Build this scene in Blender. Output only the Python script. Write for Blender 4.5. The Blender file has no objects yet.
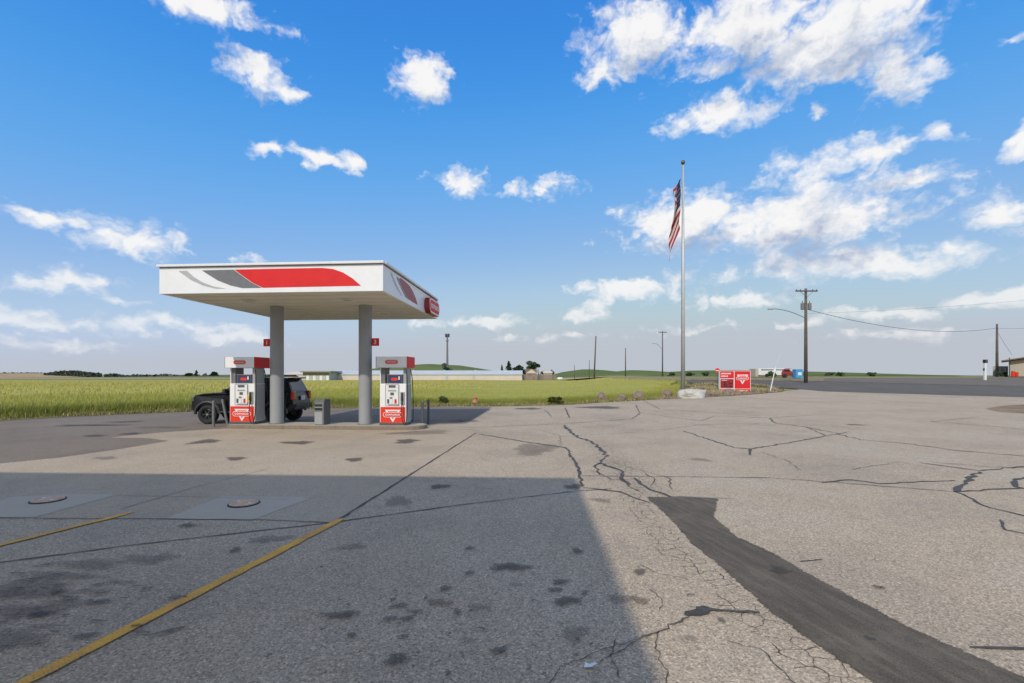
import bpy, bmesh, math, random
import numpy as np
from mathutils import Vector, Matrix, noise as mnoise

random.seed(7)
rng = np.random.default_rng(7)
sc = bpy.context.scene
COL = sc.collection

# ------------------------------------------------------------------ camera
F = 469.0            # focal length in pixels of the 1024 px wide picture
HOR = 376.0          # row of the horizon
CAMH = 2.0
cam_d = bpy.data.cameras.new('camera')
cam_d.sensor_width = 36.0
cam_d.lens = 36.0 * F / 1024.0
cam_d.shift_y = (HOR - 341.5) / 1024.0
cam_d.clip_start = 0.05
cam_d.clip_end = 9000
cam = bpy.data.objects.new('camera', cam_d)
cam.location = (0, 0, CAMH)
cam.rotation_euler = (math.pi / 2, 0, 0)
COL.objects.link(cam)
sc.camera = cam

# ------------------------------------------------------------------ sun, sky, exposure
SUN_D = Vector((0.35, 1.0, -0.90)).normalized()      # direction the light travels
sun_d = bpy.data.lights.new('sun', 'SUN')
sun_d.energy = 2.0
sun_d.angle = math.radians(1.0)
sun_d.color = (1.0, 0.935, 0.83)
sun = bpy.data.objects.new('sun', sun_d)
sun.rotation_euler = SUN_D.to_track_quat('-Z', 'Y').to_euler()
sun.location = (-6, -18, 30)
COL.objects.link(sun)
SUN_EL = math.asin(-SUN_D.z)
SUN_ROT = math.atan2(-SUN_D.x, -SUN_D.y)

sc.view_settings.view_transform = 'Standard'
sc.view_settings.look = 'None'
sc.view_settings.exposure = 0.53
sc.view_settings.gamma = 1.0
sc.view_settings.use_curve_mapping = False
sc.cycles.use_denoising = True
sc.cycles.max_bounces = 6
sc.cycles.transparent_max_bounces = 10
sc.cycles.use_adaptive_sampling = True
sc.cycles.adaptive_threshold = 0.012

SKY_STRENGTH = 0.147
CLOUDS = [  # centre x, y, half width, half height in the picture, weight
    (212, 6, 72, 24, 1.0), (258, 72, 40, 22, 1.0), (284, 88, 26, 16, .9), (422, 80, 32, 30, 1.0),
    (275, 153, 26, 9, .8), (318, 158, 34, 12, .95), (352, 162, 22, 9, .9),
    (458, 183, 30, 14, .95), (551, 188, 27, 15, .95), (512, 189, 14, 9, .7),
    (58, 222, 62, 16, 1.0), (135, 240, 58, 18, 1.0), (70, 285, 72, 15, .95),
    (50, 320, 90, 13, .9), (190, 326, 80, 11, .85), (240, 258, 22, 8, .7),
    (632, 38, 52, 52, 1.0), (598, 78, 30, 18, .8), (740, 30, 70, 46, 1.1), (835, 36, 92, 44, 1.15), (905, 62, 40, 34, .95),
    (720, 114, 66, 21, 1.0), (845, 160, 72, 26, .95), (920, 176, 48, 20, .9),
    (690, 222, 72, 26, 1.1), (800, 220, 104, 34, 1.2), (860, 264, 115, 18, 1.0), (770, 268, 60, 14, .9),
    (635, 287, 88, 13, .9), (738, 298, 52, 11, .85), (590, 314, 36, 11, .8),
    (1000, 210, 42, 28, 1.0), (1022, 138, 22, 22, 1.0), (942, 131, 22, 12, .85), (823, 108, 17, 13, .7),
    (905, 312, 120, 12, .75), (990, 297, 62, 12, .9), (480, 322, 80, 10, .8), (800, 322, 60, 7, .6), (40, 345, 110, 10, .6), (230, 338, 90, 9, .6), (560, 338, 110, 8, .5), (900, 336, 130, 10, .6), (700, 330, 80, 8, .5), (300, 290, 40, 7, .5), (120, 300, 60, 8, .6), (950, 250, 40, 10, .6),
    (905, 215, 26, 12, .8), (1012, 42, 22, 7, .6),
]

def az_el(px, py):
    u, v = (px - 512) / F, (HOR - py) / F
    return math.atan2(u, 1.0), math.atan2(v, math.hypot(u, 1.0))

def build_world():
    w = bpy.data.worlds.new('World')
    sc.world = w
    w.use_nodes = True
    nt = w.node_tree
    nt.nodes.clear()
    N, L = nt.nodes, nt.links
    # --- density of the clouds for one direction (azimuth, elevation)
    g = bpy.data.node_groups.new('CloudDensity', 'ShaderNodeTree')
    g.interface.new_socket('AzEl', in_out='INPUT', socket_type='NodeSocketVector')
    g.interface.new_socket('Density', in_out='OUTPUT', socket_type='NodeSocketFloat')
    gi, go = g.nodes.new('NodeGroupInput'), g.nodes.new('NodeGroupOutput')

    def gm(op, a, b=None, c=None):
        n = g.nodes.new('ShaderNodeMath'); n.operation = op
        for i, x in enumerate((a, b, c)):
            if x is None: continue
            if isinstance(x, (int, float)): n.inputs[i].default_value = x
            else: g.links.new(x, n.inputs[i])
        return n.outputs[0]

    def gv(op, a, b=None, c=None):
        n = g.nodes.new('ShaderNodeVectorMath'); n.operation = op
        for i, x in enumerate((a, b, c)):
            if x is None: continue
            if isinstance(x, (tuple, list)): n.inputs[i].default_value = x
            else: g.links.new(x, n.inputs[i])
        return n
    # noise, stretched sideways: clouds low in the sky are seen edge on
    def noise(scale, sx, sz, detail, rough, dist=0.0):
        t = gv('MULTIPLY', gi.outputs[0], (sx, sz, 1)).outputs[0]
        n = g.nodes.new('ShaderNodeTexNoise'); n.noise_dimensions = '2D'
        n.inputs['Scale'].default_value = scale
        n.inputs['Detail'].default_value = detail
        n.inputs['Roughness'].default_value = rough
        n.inputs['Distortion'].default_value = dist
        g.links.new(t, n.inputs['Vector'])
        return n
    fine = noise(20, 1.0, 1.55, 7, 0.60)
    mid = noise(7.0, 1.0, 1.8, 3, 0.5)
    # warp the lookup a little so that no outline is an ellipse
    wn = noise(11.0, 1.0, 1.4, 4, 0.6)
    warp = gv('MULTIPLY', gv('SUBTRACT', wn.outputs['Color'], (.5, .5, .5)).outputs[0], (.085, .05, 0)).outputs[0]
    p = gv('ADD', gi.outputs[0], warp).outputs[0]
    best = None
    for (x, y, rx, ry, wt) in CLOUDS:
        a, e = az_el(x, y)
        a1, _ = az_el(x - rx, y); a2, _ = az_el(x + rx, y)
        _, e1 = az_el(x, y - ry); _, e2 = az_el(x, y + ry)
        ra, re = abs(a2 - a1) / 2, abs(e2 - e1) / 2
        d = gv('MULTIPLY_ADD', p, (1 / ra, 1 / re, 0), (-a / ra, -e / re, 0)).outputs[0]
        q = gv('LENGTH', d).outputs['Value']
        q = gm('SUBTRACT', wt, q)
        best = q if best is None else gm('SMOOTH_MAX', best, q, 0.35)
    # outside the picture: scattered cumulus from noise, cover thickened to lift fill light
    sep = g.nodes.new('ShaderNodeSeparateXYZ'); g.links.new(gi.outputs[0], sep.inputs[0])
    out_a = gm('MULTIPLY', gm('SUBTRACT', gm('ABSOLUTE', sep.outputs[0]), 0.85), 8.0)
    out_e = gm('MULTIPLY', gm('SUBTRACT', sep.outputs[1], 0.69), 8.0)
    outm = gm('MINIMUM', gm('MAXIMUM', gm('MAXIMUM', out_a, out_e), 0.0), 1.0)
    gen = noise(3.2, 1.0, 1.9, 2, 0.5)
    gen_d = gm('MULTIPLY', gm('SUBTRACT', gen.outputs['Fac'], 0.475), 6.5)
    gen_d = gm('MULTIPLY_ADD', gm('SUBTRACT', outm, 1.0), 3.0, gen_d)
    best = gm('MAXIMUM', gm('MAXIMUM', best, -2.0), gen_d)
    def puff(scale, sx, sz):
        t = gv('MULTIPLY_ADD', p, (sx, sz, 1), gv('MULTIPLY', wn.outputs['Color'], (.05, .05, 0)).outputs[0]).outputs[0]
        n = g.nodes.new('ShaderNodeTexVoronoi'); n.voronoi_dimensions = '2D'; n.feature = 'SMOOTH_F1'
        n.inputs['Scale'].default_value = scale; n.inputs['Smoothness'].default_value = .35
        g.links.new(t, n.inputs['Vector'])
        return gm('SUBTRACT', .42, n.outputs['Distance'])
    bil = gm('ADD', gm('MULTIPLY', puff(19, 1, 1.35), .75), gm('MULTIPLY', puff(47, 1, 1.3), .38))
    det = gm('ADD', gm('MULTIPLY_ADD', gm('SUBTRACT', fine.outputs['Fac'], .5), 1.05, bil),
             gm('MULTIPLY', gm('SUBTRACT', mid.outputs['Fac'], .5), 1.0))
    dens = gm('ADD', gm('MULTIPLY', best, 1.0), gm('ADD', det, 0.14))
    g.links.new(dens, go.inputs[0])

    def M(op, a, b=None, c=None):
        n = N.new('ShaderNodeMath'); n.operation = op
        for i, x in enumerate((a, b, c)):
            if x is None: continue
            if isinstance(x, (int, float)): n.inputs[i].default_value = x
            else: L.new(x, n.inputs[i])
        return n.outputs[0]
    tc = N.new('ShaderNodeTexCoord')
    sp = N.new('ShaderNodeSeparateXYZ'); L.new(tc.outputs['Generated'], sp.inputs[0])
    az = M('ARCTAN2', sp.outputs[0], sp.outputs[1])
    el = M('ARCSINE', sp.outputs[2])
    def call(da, de):
        cb = N.new('ShaderNodeCombineXYZ')
        L.new(M('ADD', az, da), cb.inputs[0]); L.new(M('ADD', el, de), cb.inputs[1])
        n = N.new('ShaderNodeGroup'); n.node_tree = g
        L.new(cb.outputs[0], n.inputs[0])
        return n.outputs[0]
    d0 = call(0, 0)
    d1 = call(-0.010, 0.052)          # towards the sun side and up
    def ss(x, a, b):
        n = N.new('ShaderNodeMapRange'); n.interpolation_type = 'SMOOTHSTEP'
        n.inputs['From Min'].default_value = a; n.inputs['From Max'].default_value = b
        L.new(x, n.inputs['Value'])
        return n.outputs['Result']
    alpha = M('MULTIPLY', ss(d0, -0.05, 0.90), 0.97)
    above = ss(M('ADD', el, 0.0), -0.01, 0.02)
    alpha = M('MULTIPLY', alpha, above)
    low = ss(el, 0.0, 0.26)
    alpha = M('MULTIPLY', alpha, M('MULTIPLY_ADD', low, 0.45, 0.55))
    shade = ss(d1, 0.10, 1.5)        # cloud between this point and the light
    sky = N.new('ShaderNodeTexSky'); sky.sky_type = 'NISHITA'
    sky.sun_disc = False
    sky.sun_elevation = SUN_EL
    sky.sun_rotation = SUN_ROT
    sky.altitude = 700
    sky.air_density = 1.0
    sky.dust_density = 0.5
    sky.ozone_density = 2.2
    # the photograph's own rendering of that sky: deep blue above, pale grey haze low down
    def vscale(src, k):
        n = N.new('ShaderNodeVectorMath'); n.operation = 'SCALE'; n.inputs['Scale'].default_value = k
        L.new(src, n.inputs[0]); return n.outputs[0]
    cv = N.new('ShaderNodeRGBCurve'); cv.mapping.extend = 'HORIZONTAL'
    for ch, pts in enumerate((((0, .08), (.5, .17), (.8, .22), (1.18, .52), (2.0, 1.2), (3.3, 1.97), (6.9, 2.35), (12, 2.5)),
                              ((0, 0), (1.0, .90), (1.4, 1.24), (2.0, 1.75), (3.3, 2.22), (5.1, 2.76), (8.4, 2.65), (12, 2.70)),
                              ((0, 0), (1.9, 2.9), (2.6, 3.5), (3.65, 3.85), (5.4, 3.78), (7.4, 3.5), (8.4, 3.1), (12, 2.9)))):
        c = cv.mapping.curves[ch]
        while len(c.points) < len(pts): c.points.new(.5, .5)
        for q, (u, v) in zip(c.points, pts): q.location = (u / 12, v / 12)
    cv.mapping.update()
    L.new(vscale(sky.outputs[0], 1 / 12), cv.inputs['Color'])
    hs = N.new('ShaderNodeVectorMath'); hs.operation = 'SCALE'; hs.inputs['Scale'].default_value = 12
    L.new(cv.outputs[0], hs.inputs[0])
    sr = N.new('ShaderNodeSeparateColor'); L.new(sky.outputs[0], sr.inputs[0])
    hz = N.new('ShaderNodeMix'); hz.data_type = 'RGBA'
    L.new(ss(sr.outputs[0], 3.9, 6.9), hz.inputs['Factor'])
    L.new(hs.outputs[0], hz.inputs['A']); hz.inputs['B'].default_value = (2.38, 2.56, 2.86, 1)
    lit = N.new('ShaderNodeMix'); lit.data_type = 'RGBA'
    lit.inputs['A'].default_value = (4.5, 4.45, 4.4, 1)
    lit.inputs['B'].default_value = (1.75, 2.15, 2.95, 1)
    L.new(shade, lit.inputs['Factor'])
    mx = N.new('ShaderNodeMix'); mx.data_type = 'RGBA'
    L.new(alpha, mx.inputs['Factor']); L.new(hz.outputs['Result'], mx.inputs['A']); L.new(lit.outputs['Result'], mx.inputs['B'])
    bg = N.new('ShaderNodeBackground'); bg.inputs['Strength'].default_value = SKY_STRENGTH
    L.new(mx.outputs['Result'], bg.inputs['Color'])
    out = N.new('ShaderNodeOutputWorld'); L.new(bg.outputs[0], out.inputs['Surface'])
    w.cycles.sampling_method = 'MANUAL'
    w.cycles.sample_map_resolution = 512
build_world()

# ------------------------------------------------------------------ helpers: terrain and pixels
def sstep(a, b, x):
    t = min(1.0, max(0.0, (x - a) / (b - a)))
    return t * t * (3 - 2 * t)

def rise(y):
    k = 0.027
    def soft(v, w):            # smooth ramp
        if v <= -w: return 0.0
        if v >= w: return v
        return (v + w) ** 2 / (4 * w)
    return k * (soft(y - 18.5, 4.0) - soft(y - 90.5, 8.0))

def ter(x, y):
    return rise(y) * sstep(-10, 10, x - 0.175 * y)

def P(px, py):
    """ground point seen at a pixel of the photograph (bisection along the ray)"""
    u, wv = (px - 512) / F, (py - HOR) / F
    lo, hi = 0.5, 0.5
    while hi < 2000:
        hi *= 1.12
        if CAMH - wv * hi < ter(u * hi, hi): break
        lo = hi
    for _ in range(50):
        m = (lo + hi) / 2
        if CAMH - wv * m < ter(u * m, m): hi = m
        else: lo = m
    return (u * hi, hi)

def px_at(px, d):            # x of a pixel column at depth d
    return (px - 512) / F * d

def z_at(py, d):
    return CAMH + (HOR - py) / F * d

# ------------------------------------------------------------------ helpers: materials
def new_mat(name):
    m = bpy.data.materials.new(name); m.use_nodes = True
    nt = m.node_tree
    return m, nt, nt.nodes['Principled BSDF']

def nd(nt, typ, **kw):
    n = nt.nodes.new(typ)
    for k, v in kw.items():
        if k in n.inputs: n.inputs[k].default_value = v
        else: setattr(n, k, v)
    return n

def ramp(nt, fac, stops, interp='LINEAR'):
    r = nt.nodes.new('ShaderNodeValToRGB'); r.color_ramp.interpolation = interp
    els = r.color_ramp.elements
    while len(els) < len(stops): els.new(0.5)
    for e, (pos, c) in zip(els, stops):
        e.position = pos
        e.color = (c[0], c[1], c[2], 1) if isinstance(c, (tuple, list)) else (c, c, c, 1)
    nt.links.new(fac, r.inputs[0])
    return r.outputs[0]

def mixc(nt, fac, a, b, mode='MIX'):
    n = nt.nodes.new('ShaderNodeMix'); n.data_type = 'RGBA'; n.blend_type = mode
    for s, x in (('Factor', fac), ('A', a), ('B', b)):
        if isinstance(x, (int, float)): n.inputs[s].default_value = x
        elif isinstance(x, (tuple, list)): n.inputs[s].default_value = (x[0], x[1], x[2], 1)
        else: nt.links.new(x, n.inputs[s])
    return n.outputs['Result']

def mth(nt, op, a, b=None, c=None):
    n = nt.nodes.new('ShaderNodeMath'); n.operation = op
    for i, x in enumerate((a, b, c)):
        if x is None: continue
        if isinstance(x, (int, float)): n.inputs[i].default_value = x
        else: nt.links.new(x, n.inputs[i])
    return n.outputs[0]

def coords(nt, scale=(1, 1, 1), kind='Object', rot=(0, 0, 0)):
    t = nt.nodes.new('ShaderNodeTexCoord'); m = nt.nodes.new('ShaderNodeMapping')
    m.inputs['Scale'].default_value = scale
    m.inputs['Rotation'].default_value = rot
    nt.links.new(t.outputs[kind], m.inputs[0])
    return m.outputs[0]

def noise_f(nt, vec, scale, detail=4, rough=.55, dist=0.0):
    n = nd(nt, 'ShaderNodeTexNoise', Scale=scale, Detail=detail, Roughness=rough, Distortion=dist)
    nt.links.new(vec, n.inputs['Vector'])
    return n.outputs['Fac']

def add_bump(nt, bsdf, h, strength, dist):
    b = nd(nt, 'ShaderNodeBump', Strength=strength, Distance=dist)
    nt.links.new(h, b.inputs['Height']); nt.links.new(b.outputs[0], bsdf.inputs['Normal'])

def plain(name, col, rough=.5, metal=0.0, var=.12, scale=6.0, bump=0.0, coat=0.0, spec=.5):
    """painted / cast surface with slight unevenness and dirt"""
    m, nt, b = new_mat(name)
    v = coords(nt)
    f = noise_f(nt, v, scale, 6, .65)
    lo = tuple(c * (1 - var) for c in col); hi = tuple(min(1, c * (1 + var)) for c in col)
    nt.links.new(ramp(nt, f, [(.3, lo), (.7, hi)]), b.inputs['Base Color'])
    f2 = noise_f(nt, v, scale * 4, 3)
    nt.links.new(ramp(nt, f2, [(.3, max(.03, rough - .08)), (.7, min(1, rough + .08))]), b.inputs['Roughness'])
    b.inputs['Metallic'].default_value = metal
    b.inputs['Coat Weight'].default_value = coat
    b.inputs['Specular IOR Level'].default_value = spec
    if bump: add_bump(nt, b, f2, bump, .01)
    return m

def asphalt(name, base, agg=.35, scale=70, spots=.5, stainy=.5, warm=(1.04, 1, .94), cool=(.97, 1, 1.02), crack=.0, tone=.20):
    m, nt, b = new_mat(name)
    v = coords(nt)
    vo = nd(nt, 'ShaderNodeTexVoronoi', Scale=scale); nt.links.new(v, vo.inputs['Vector'])
    sp = nt.nodes.new('ShaderNodeSeparateColor'); nt.links.new(vo.outputs['Color'], sp.inputs[0])
    cell = sp.outputs[0]
    lo = tuple(c * (1 - agg) for c in base); hi = tuple(min(1, c * (1 + agg * 1.1)) for c in base)
    c0 = ramp(nt, cell, [(0, lo), (.45, base), (.8, base), (1, hi)])
    # pits between the stones
    n1 = noise_f(nt, v, scale * .55, 3, .6)
    c1 = mixc(nt, ramp(nt, n1, [(.28, 1.0), (.42, 0.0)]), c0, tuple(c * (1 - .62 * spots) for c in base))
    # broad tone and colour drift, tracks of traffic
    n2 = noise_f(nt, v, .35, 5, .6)
    c2 = mixc(nt, 1.0, c1, ramp(nt, n2, [(.25, tuple(1 - tone + .0 * k for k in warm)), (.5, warm), (.78, tuple((1 + tone * .6) * k for k in cool))]), 'MULTIPLY')
    n3 = noise_f(nt, v, 2.6, 6, .7)
    c3 = mixc(nt, 1.0, c2, ramp(nt, n3, [(.25, 1 - .35 * stainy), (.45, 1.0), (.7, 1.0 + .08 * stainy)]), 'MULTIPLY')
    if crack:
        nz = nd(nt, 'ShaderNodeTexNoise', Scale=1.5, Detail=4); nt.links.new(v, nz.inputs['Vector'])
        wv = nt.nodes.new('ShaderNodeVectorMath'); wv.operation = 'MULTIPLY_ADD'
        nt.links.new(nz.outputs['Color'], wv.inputs[0]); wv.inputs[1].default_value = (.5, .5, 0); nt.links.new(v, wv.inputs[2])
        ve = nd(nt, 'ShaderNodeTexVoronoi', Scale=.9, feature='DISTANCE_TO_EDGE'); nt.links.new(wv.outputs[0], ve.inputs['Vector'])
        line = ramp(nt, ve.outputs['Distance'], [(.0, 1.0), (.012, 0.0)])
        msk = ramp(nt, noise_f(nt, v, .22, 2), [(.54, 0.0), (.60, 1.0)])
        c3 = mixc(nt, mth(nt, 'MULTIPLY', mth(nt, 'MULTIPLY', line, msk), crack), c3, tuple(c * .3 for c in base))
    nt.links.new(c3, b.inputs['Base Color'])
    b.inputs['Roughness'].default_value = .92
    b.inputs['Specular IOR Level'].default_value = .25
    hgt = mth(nt, 'ADD', mth(nt, 'MULTIPLY', cell, .6), mth(nt, 'MULTIPLY', n1, 1.2))
    add_bump(nt, b, hgt, .55, .006)
    return m

M = {}
M['asphalt'] = asphalt('old_asphalt', (.440, .362, .272), .48, 76, .85, .45, crack=.0)
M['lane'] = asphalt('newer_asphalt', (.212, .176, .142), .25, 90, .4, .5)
M['road'] = asphalt('road_asphalt', (.125, .115, .100), .2, 60, .4, .4)
M['yard'] = asphalt('yard_gravel', (.165, .145, .120), .3, 40, .4, .6)
M['concrete'] = asphalt('apron_concrete', (.425, .350, .262), .22, 60, .35, .3)
M['pad'] = asphalt('pad_concrete', (.47, .405, .315), .08, 70, .2, .15, warm=(1, 1, 1), cool=(1, 1, 1), tone=.06)
M['island'] = asphalt('island_concrete', (.42, .38, .32), .1, 50, .3, .4)

def patch_mat():
    m, nt, b = new_mat('patch_asphalt')
    v = coords(nt)
    st = coords(nt, (1.0, 1.0, 1.0), rot=(0, 0, math.radians(78)))
    mp = nt.nodes.new('ShaderNodeMapping'); mp.inputs['Scale'].default_value = (.35, 2.6, 1); nt.links.new(st, mp.inputs[0])
    f = noise_f(nt, mp.outputs[0], 3.2, 7, .7)
    c = ramp(nt, f, [(.25, (.070, .056, .042)), (.5, (.108, .088, .066)), (.72, (.175, .142, .104)), (.85, (.25, .205, .152))])
    f2 = noise_f(nt, v, 90, 4, .75)
    c = mixc(nt, 1.0, c, ramp(nt, f2, [(.32, .60), (.5, 1.0), (.66, 1.5)]), 'MULTIPLY')
    f3 = noise_f(nt, v, 1.6, 6, .7)
    c = mixc(nt, ramp(nt, f3, [(.52, 0.0), (.68, .55)]), c, (.19, .16, .12))
    nt.links.new(c, b.inputs['Base Color'])
    ed = nt.nodes.new('ShaderNodeAttribute'); ed.attribute_name = 'soak'
    rag = mth(nt, 'ADD', ed.outputs['Fac'], mth(nt, 'MULTIPLY', mth(nt, 'SUBTRACT', noise_f(nt, v, 22, 5, .7), .5), 1.5))
    nt.links.new(ramp(nt, rag, [(.30, 0.0), (.48, 1.0)]), b.inputs['Alpha'])
    b.inputs['Roughness'].default_value = .85
    b.inputs['Specular IOR Level'].default_value = .25
    add_bump(nt, b, mth(nt, 'ADD', f, mth(nt, 'MULTIPLY', f2, .4)), .5, .012)
    return m
M['patch'] = patch_mat()
M['kerb'] = asphalt('stained_kerb', (.235, .20, .165), .2, 50, .5, .8)

def tar_mat():
    m, nt, b = new_mat('crack_tar')
    v = coords(nt)
    f = noise_f(nt, v, 9, 5, .65)
    nt.links.new(ramp(nt, f, [(.3, (.045, .042, .039)), (.7, (.105, .095, .083))]), b.inputs['Base Color'])
    b.inputs['Roughness'].default_value = .7
    b.inputs['Specular IOR Level'].default_value = .3
    return m
M['tar'] = tar_mat()

def paint_mat():
    m, nt, b = new_mat('yellow_paint')
    v = coords(nt)
    f = noise_f(nt, v, 70, 4, .65); f2 = noise_f(nt, v, 3, 4, .6)
    c = ramp(nt, f2, [(.3, (.74, .36, .035)), (.7, (.82, .43, .05))])
    worn = ramp(nt, mth(nt, 'ADD', f, mth(nt, 'MULTIPLY', f2, .35)), [(.57, 1.0), (.66, 0.0)])
    c = mixc(nt, mth(nt, 'MULTIPLY', worn, .75), c, (.21, .17, .12))
    nt.links.new(c, b.inputs['Base Color'])
    b.inputs['Roughness'].default_value = .8
    add_bump(nt, b, f, .4, .004)
    return m
M['paint'] = paint_mat()
M['crack'] = plain('open_crack', (.085, .072, .058), .95, var=.35, scale=12)

def craze_mat():
    m, nt, b = new_mat('crazed_asphalt')
    v = coords(nt)
    nz = nd(nt, 'ShaderNodeTexNoise', Scale=5.0, Detail=4); nt.links.new(v, nz.inputs['Vector'])
    wv = nt.nodes.new('ShaderNodeVectorMath'); wv.operation = 'MULTIPLY_ADD'
    nt.links.new(nz.outputs['Color'], wv.inputs[0]); wv.inputs[1].default_value = (.14, .14, 0); nt.links.new(v, wv.inputs[2])
    ve = nd(nt, 'ShaderNodeTexVoronoi', Scale=6.0, feature='DISTANCE_TO_EDGE', voronoi_dimensions='2D'); nt.links.new(wv.outputs[0], ve.inputs['Vector'])
    wid = ramp(nt, noise_f(nt, v, 4, 3), [(.35, .008), (.7, .036)])
    line = mth(nt, 'LESS_THAN', ve.outputs['Distance'], wid)
    at = nt.nodes.new('ShaderNodeAttribute'); at.attribute_name = 'soak'
    gap = ramp(nt, mth(nt, 'ADD', noise_f(nt, v, 2.6, 3), mth(nt, 'MULTIPLY', at.outputs['Fac'], .42)), [(.70, 0.0), (.80, 1.0)])
    nt.links.new(mth(nt, 'MULTIPLY', mth(nt, 'MULTIPLY', line, gap), .75), b.inputs['Alpha'])
    b.inputs['Base Color'].default_value = (.085, .070, .054, 1); b.inputs['Roughness'].default_value = .95
    return m
M['craze'] = craze_mat()

def stain_mat(name, col, strength):
    m, nt, b = new_mat(name)
    a = nt.nodes.new('ShaderNodeAttribute'); a.attribute_name = 'soak'
    v = coords(nt)
    f = noise_f(nt, v, 11, 7, .75)
    f2 = noise_f(nt, v, 80, 2, .6)
    k = mth(nt, 'ADD', mth(nt, 'MULTIPLY', a.outputs['Fac'], 1.15), mth(nt, 'MULTIPLY', mth(nt, 'SUBTRACT', f, .5), 2.6))
    k = mth(nt, 'ADD', k, mth(nt, 'MULTIPLY', mth(nt, 'SUBTRACT', f2, .5), 1.5))
    al = ramp(nt, k, [(.25, 0.0), (.95, strength)])
    nt.links.new(al, b.inputs['Alpha'])
    b.inputs['Base Color'].default_value = (*col, 1)
    b.inputs['Roughness'].default_value = .7
    b.inputs['Specular IOR Level'].default_value = .3
    return m
M['stain'] = stain_mat('oil_stain', (.075, .066, .055), .55)
M['stain_soft'] = stain_mat('faint_stain', (.11, .095, .078), .30)
M['rust_stain'] = stain_mat('rusty_stain', (.14, .075, .04), .4)

M['white'] = plain('white_enamel', (.80, .80, .795), .38, var=.05, scale=1.2)
M['trim'] = plain('white_trim', (.74, .74, .73), .4, var=.04)
M['soffit'] = plain('cream_soffit', (.74, .685, .575), .6, var=.05, scale=1.0)
M['red'] = plain('sign_red', (.68, .028, .030), .5, var=.08, scale=2, spec=.2)
M['orange_red'] = plain('panel_red', (.72, .050, .025), .5, var=.08, scale=2, spec=.2)
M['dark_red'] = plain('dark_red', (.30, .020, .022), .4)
M['grey_film'] = plain('grey_film', (.16, .165, .17), .4)
M['pale_film'] = plain('pale_grey_film', (.42, .44, .43), .4)
M['column'] = plain('column_grey', (.30, .31, .315), .55, var=.06, scale=1.5)
M['pump_grey'] = plain('pump_grey', (.33, .34, .345), .45, var=.06)
M['dark_grey'] = plain('dark_grey', (.09, .092, .095), .5)
M['mid_grey'] = plain('mid_grey', (.17, .175, .18), .5)
M['black'] = plain('black_rubber', (.018, .018, .018), .6)
M['screen'] = plain('screen_blue', (.035, .055, .13), .15)
M['yellow'] = plain('nozzle_yellow', (.70, .50, .03), .4)
M['blue'] = plain('box_blue', (.06, .32, .62), .45)
M['alu'] = plain('brushed_aluminium', (.50, .50, .49), .42, metal=.15, var=.08)
M['gold'] = plain('bronze_ball', (.14, .12, .06), .35, metal=.7)
M['wood'] = plain('weathered_pole', (.12, .095, .075), .9, var=.3, scale=3)
M['paint_car'] = plain('black_car_paint', (.006, .006, .007), .25, var=.1, coat=.1, spec=.35)
M['car_trim'] = plain('black_car_trim', (.030, .031, .032), .55)
M['glass'] = plain('tinted_glass', (.012, .014, .016), .12, spec=.45)
M['tyre'] = plain('tyre_rubber', (.022, .022, .022), .85)
M['rim'] = plain('dark_rim', (.07, .072, .075), .35, metal=.6)
M['tail'] = plain('tail_lamp_red', (.50, .012, .015), .12, coat=.6)
M['plate'] = plain('number_plate', (.55, .60, .66), .4)
M['rust'] = plain('rusty_cover', (.60, .40, .27), .85, var=.3, scale=18, bump=.4)
M['iron'] = plain('dark_iron', (.05, .045, .042), .6, metal=.3)
M['paper'] = plain('white_paper', (.75, .75, .74), .8, var=.03)
M['rock'] = plain('brown_boulder', (.22, .165, .13), .95, var=.35, scale=5, bump=.6)
M['rock_pale'] = plain('pale_boulder', (.50, .485, .44), .9, var=.12, scale=3, bump=.5)
M['barn_wall'] = plain('barn_wall', (.62, .54, .47), .8, var=.06, scale=.3)
M['barn_roof'] = plain('barn_roof', (.50, .525, .53), .7, var=.06, scale=.2)
M['shed_wall'] = plain('shed_wall', (.45, .46, .45), .7)
M['shed_roof'] = plain('shed_roof', (.27, .25, .20), .8)
M['cream'] = plain('cream_wall', (.62, .53, .40), .8)
M['tan_wall'] = plain('tan_wall', (.46, .40, .31), .85)
M['brown_roof'] = plain('brown_shingle', (.20, .125, .085), .9, var=.2)
M['fence'] = plain('fence_wood', (.22, .18, .145), .9, var=.3, scale=2)
M['orange'] = plain('cone_orange', (.50, .17, .07), .6)
M['flag_red'] = plain('flag_red', (.30, .010, .020), .8)
M['flag_white'] = plain('flag_white', (.52, .49, .47), .8)
M['flag_blue'] = plain('flag_blue', (.008, .012, .040), .8)
M['bark'] = plain('bark', (.085, .065, .05), .9, var=.3)
M['wire'] = plain('cable', (.03, .03, .032), .6)

def leaf_mat(name, a, b_, c=None):
    m, nt, b = new_mat(name)
    g = nt.nodes.new('ShaderNodeNewGeometry')
    stops = [(0, a), (1, b_)] if c is None else [(0, a), (.6, b_), (1, c)]
    nt.links.new(ramp(nt, g.outputs['Random Per Island'], stops), b.inputs['Base Color'])
    b.inputs['Roughness'].default_value = .7
    b.inputs['Specular IOR Level'].default_value = .25
    return m
M['leaf_dark'] = leaf_mat('leaf_dark', (.018, .035, .016), (.045, .075, .030))
M['leaf_mid'] = leaf_mat('leaf_mid', (.035, .06, .022), (.075, .11, .04))
M['leaf_far'] = leaf_mat('leaf_far', (.035, .055, .04), (.065, .09, .055))
M['weed'] = leaf_mat('weed', (.10, .13, .035), (.17, .20, .06), (.30, .26, .10))
M['dry'] = leaf_mat('dry_grass', (.30, .22, .11), (.42, .33, .19), (.22, .19, .09))

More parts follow.
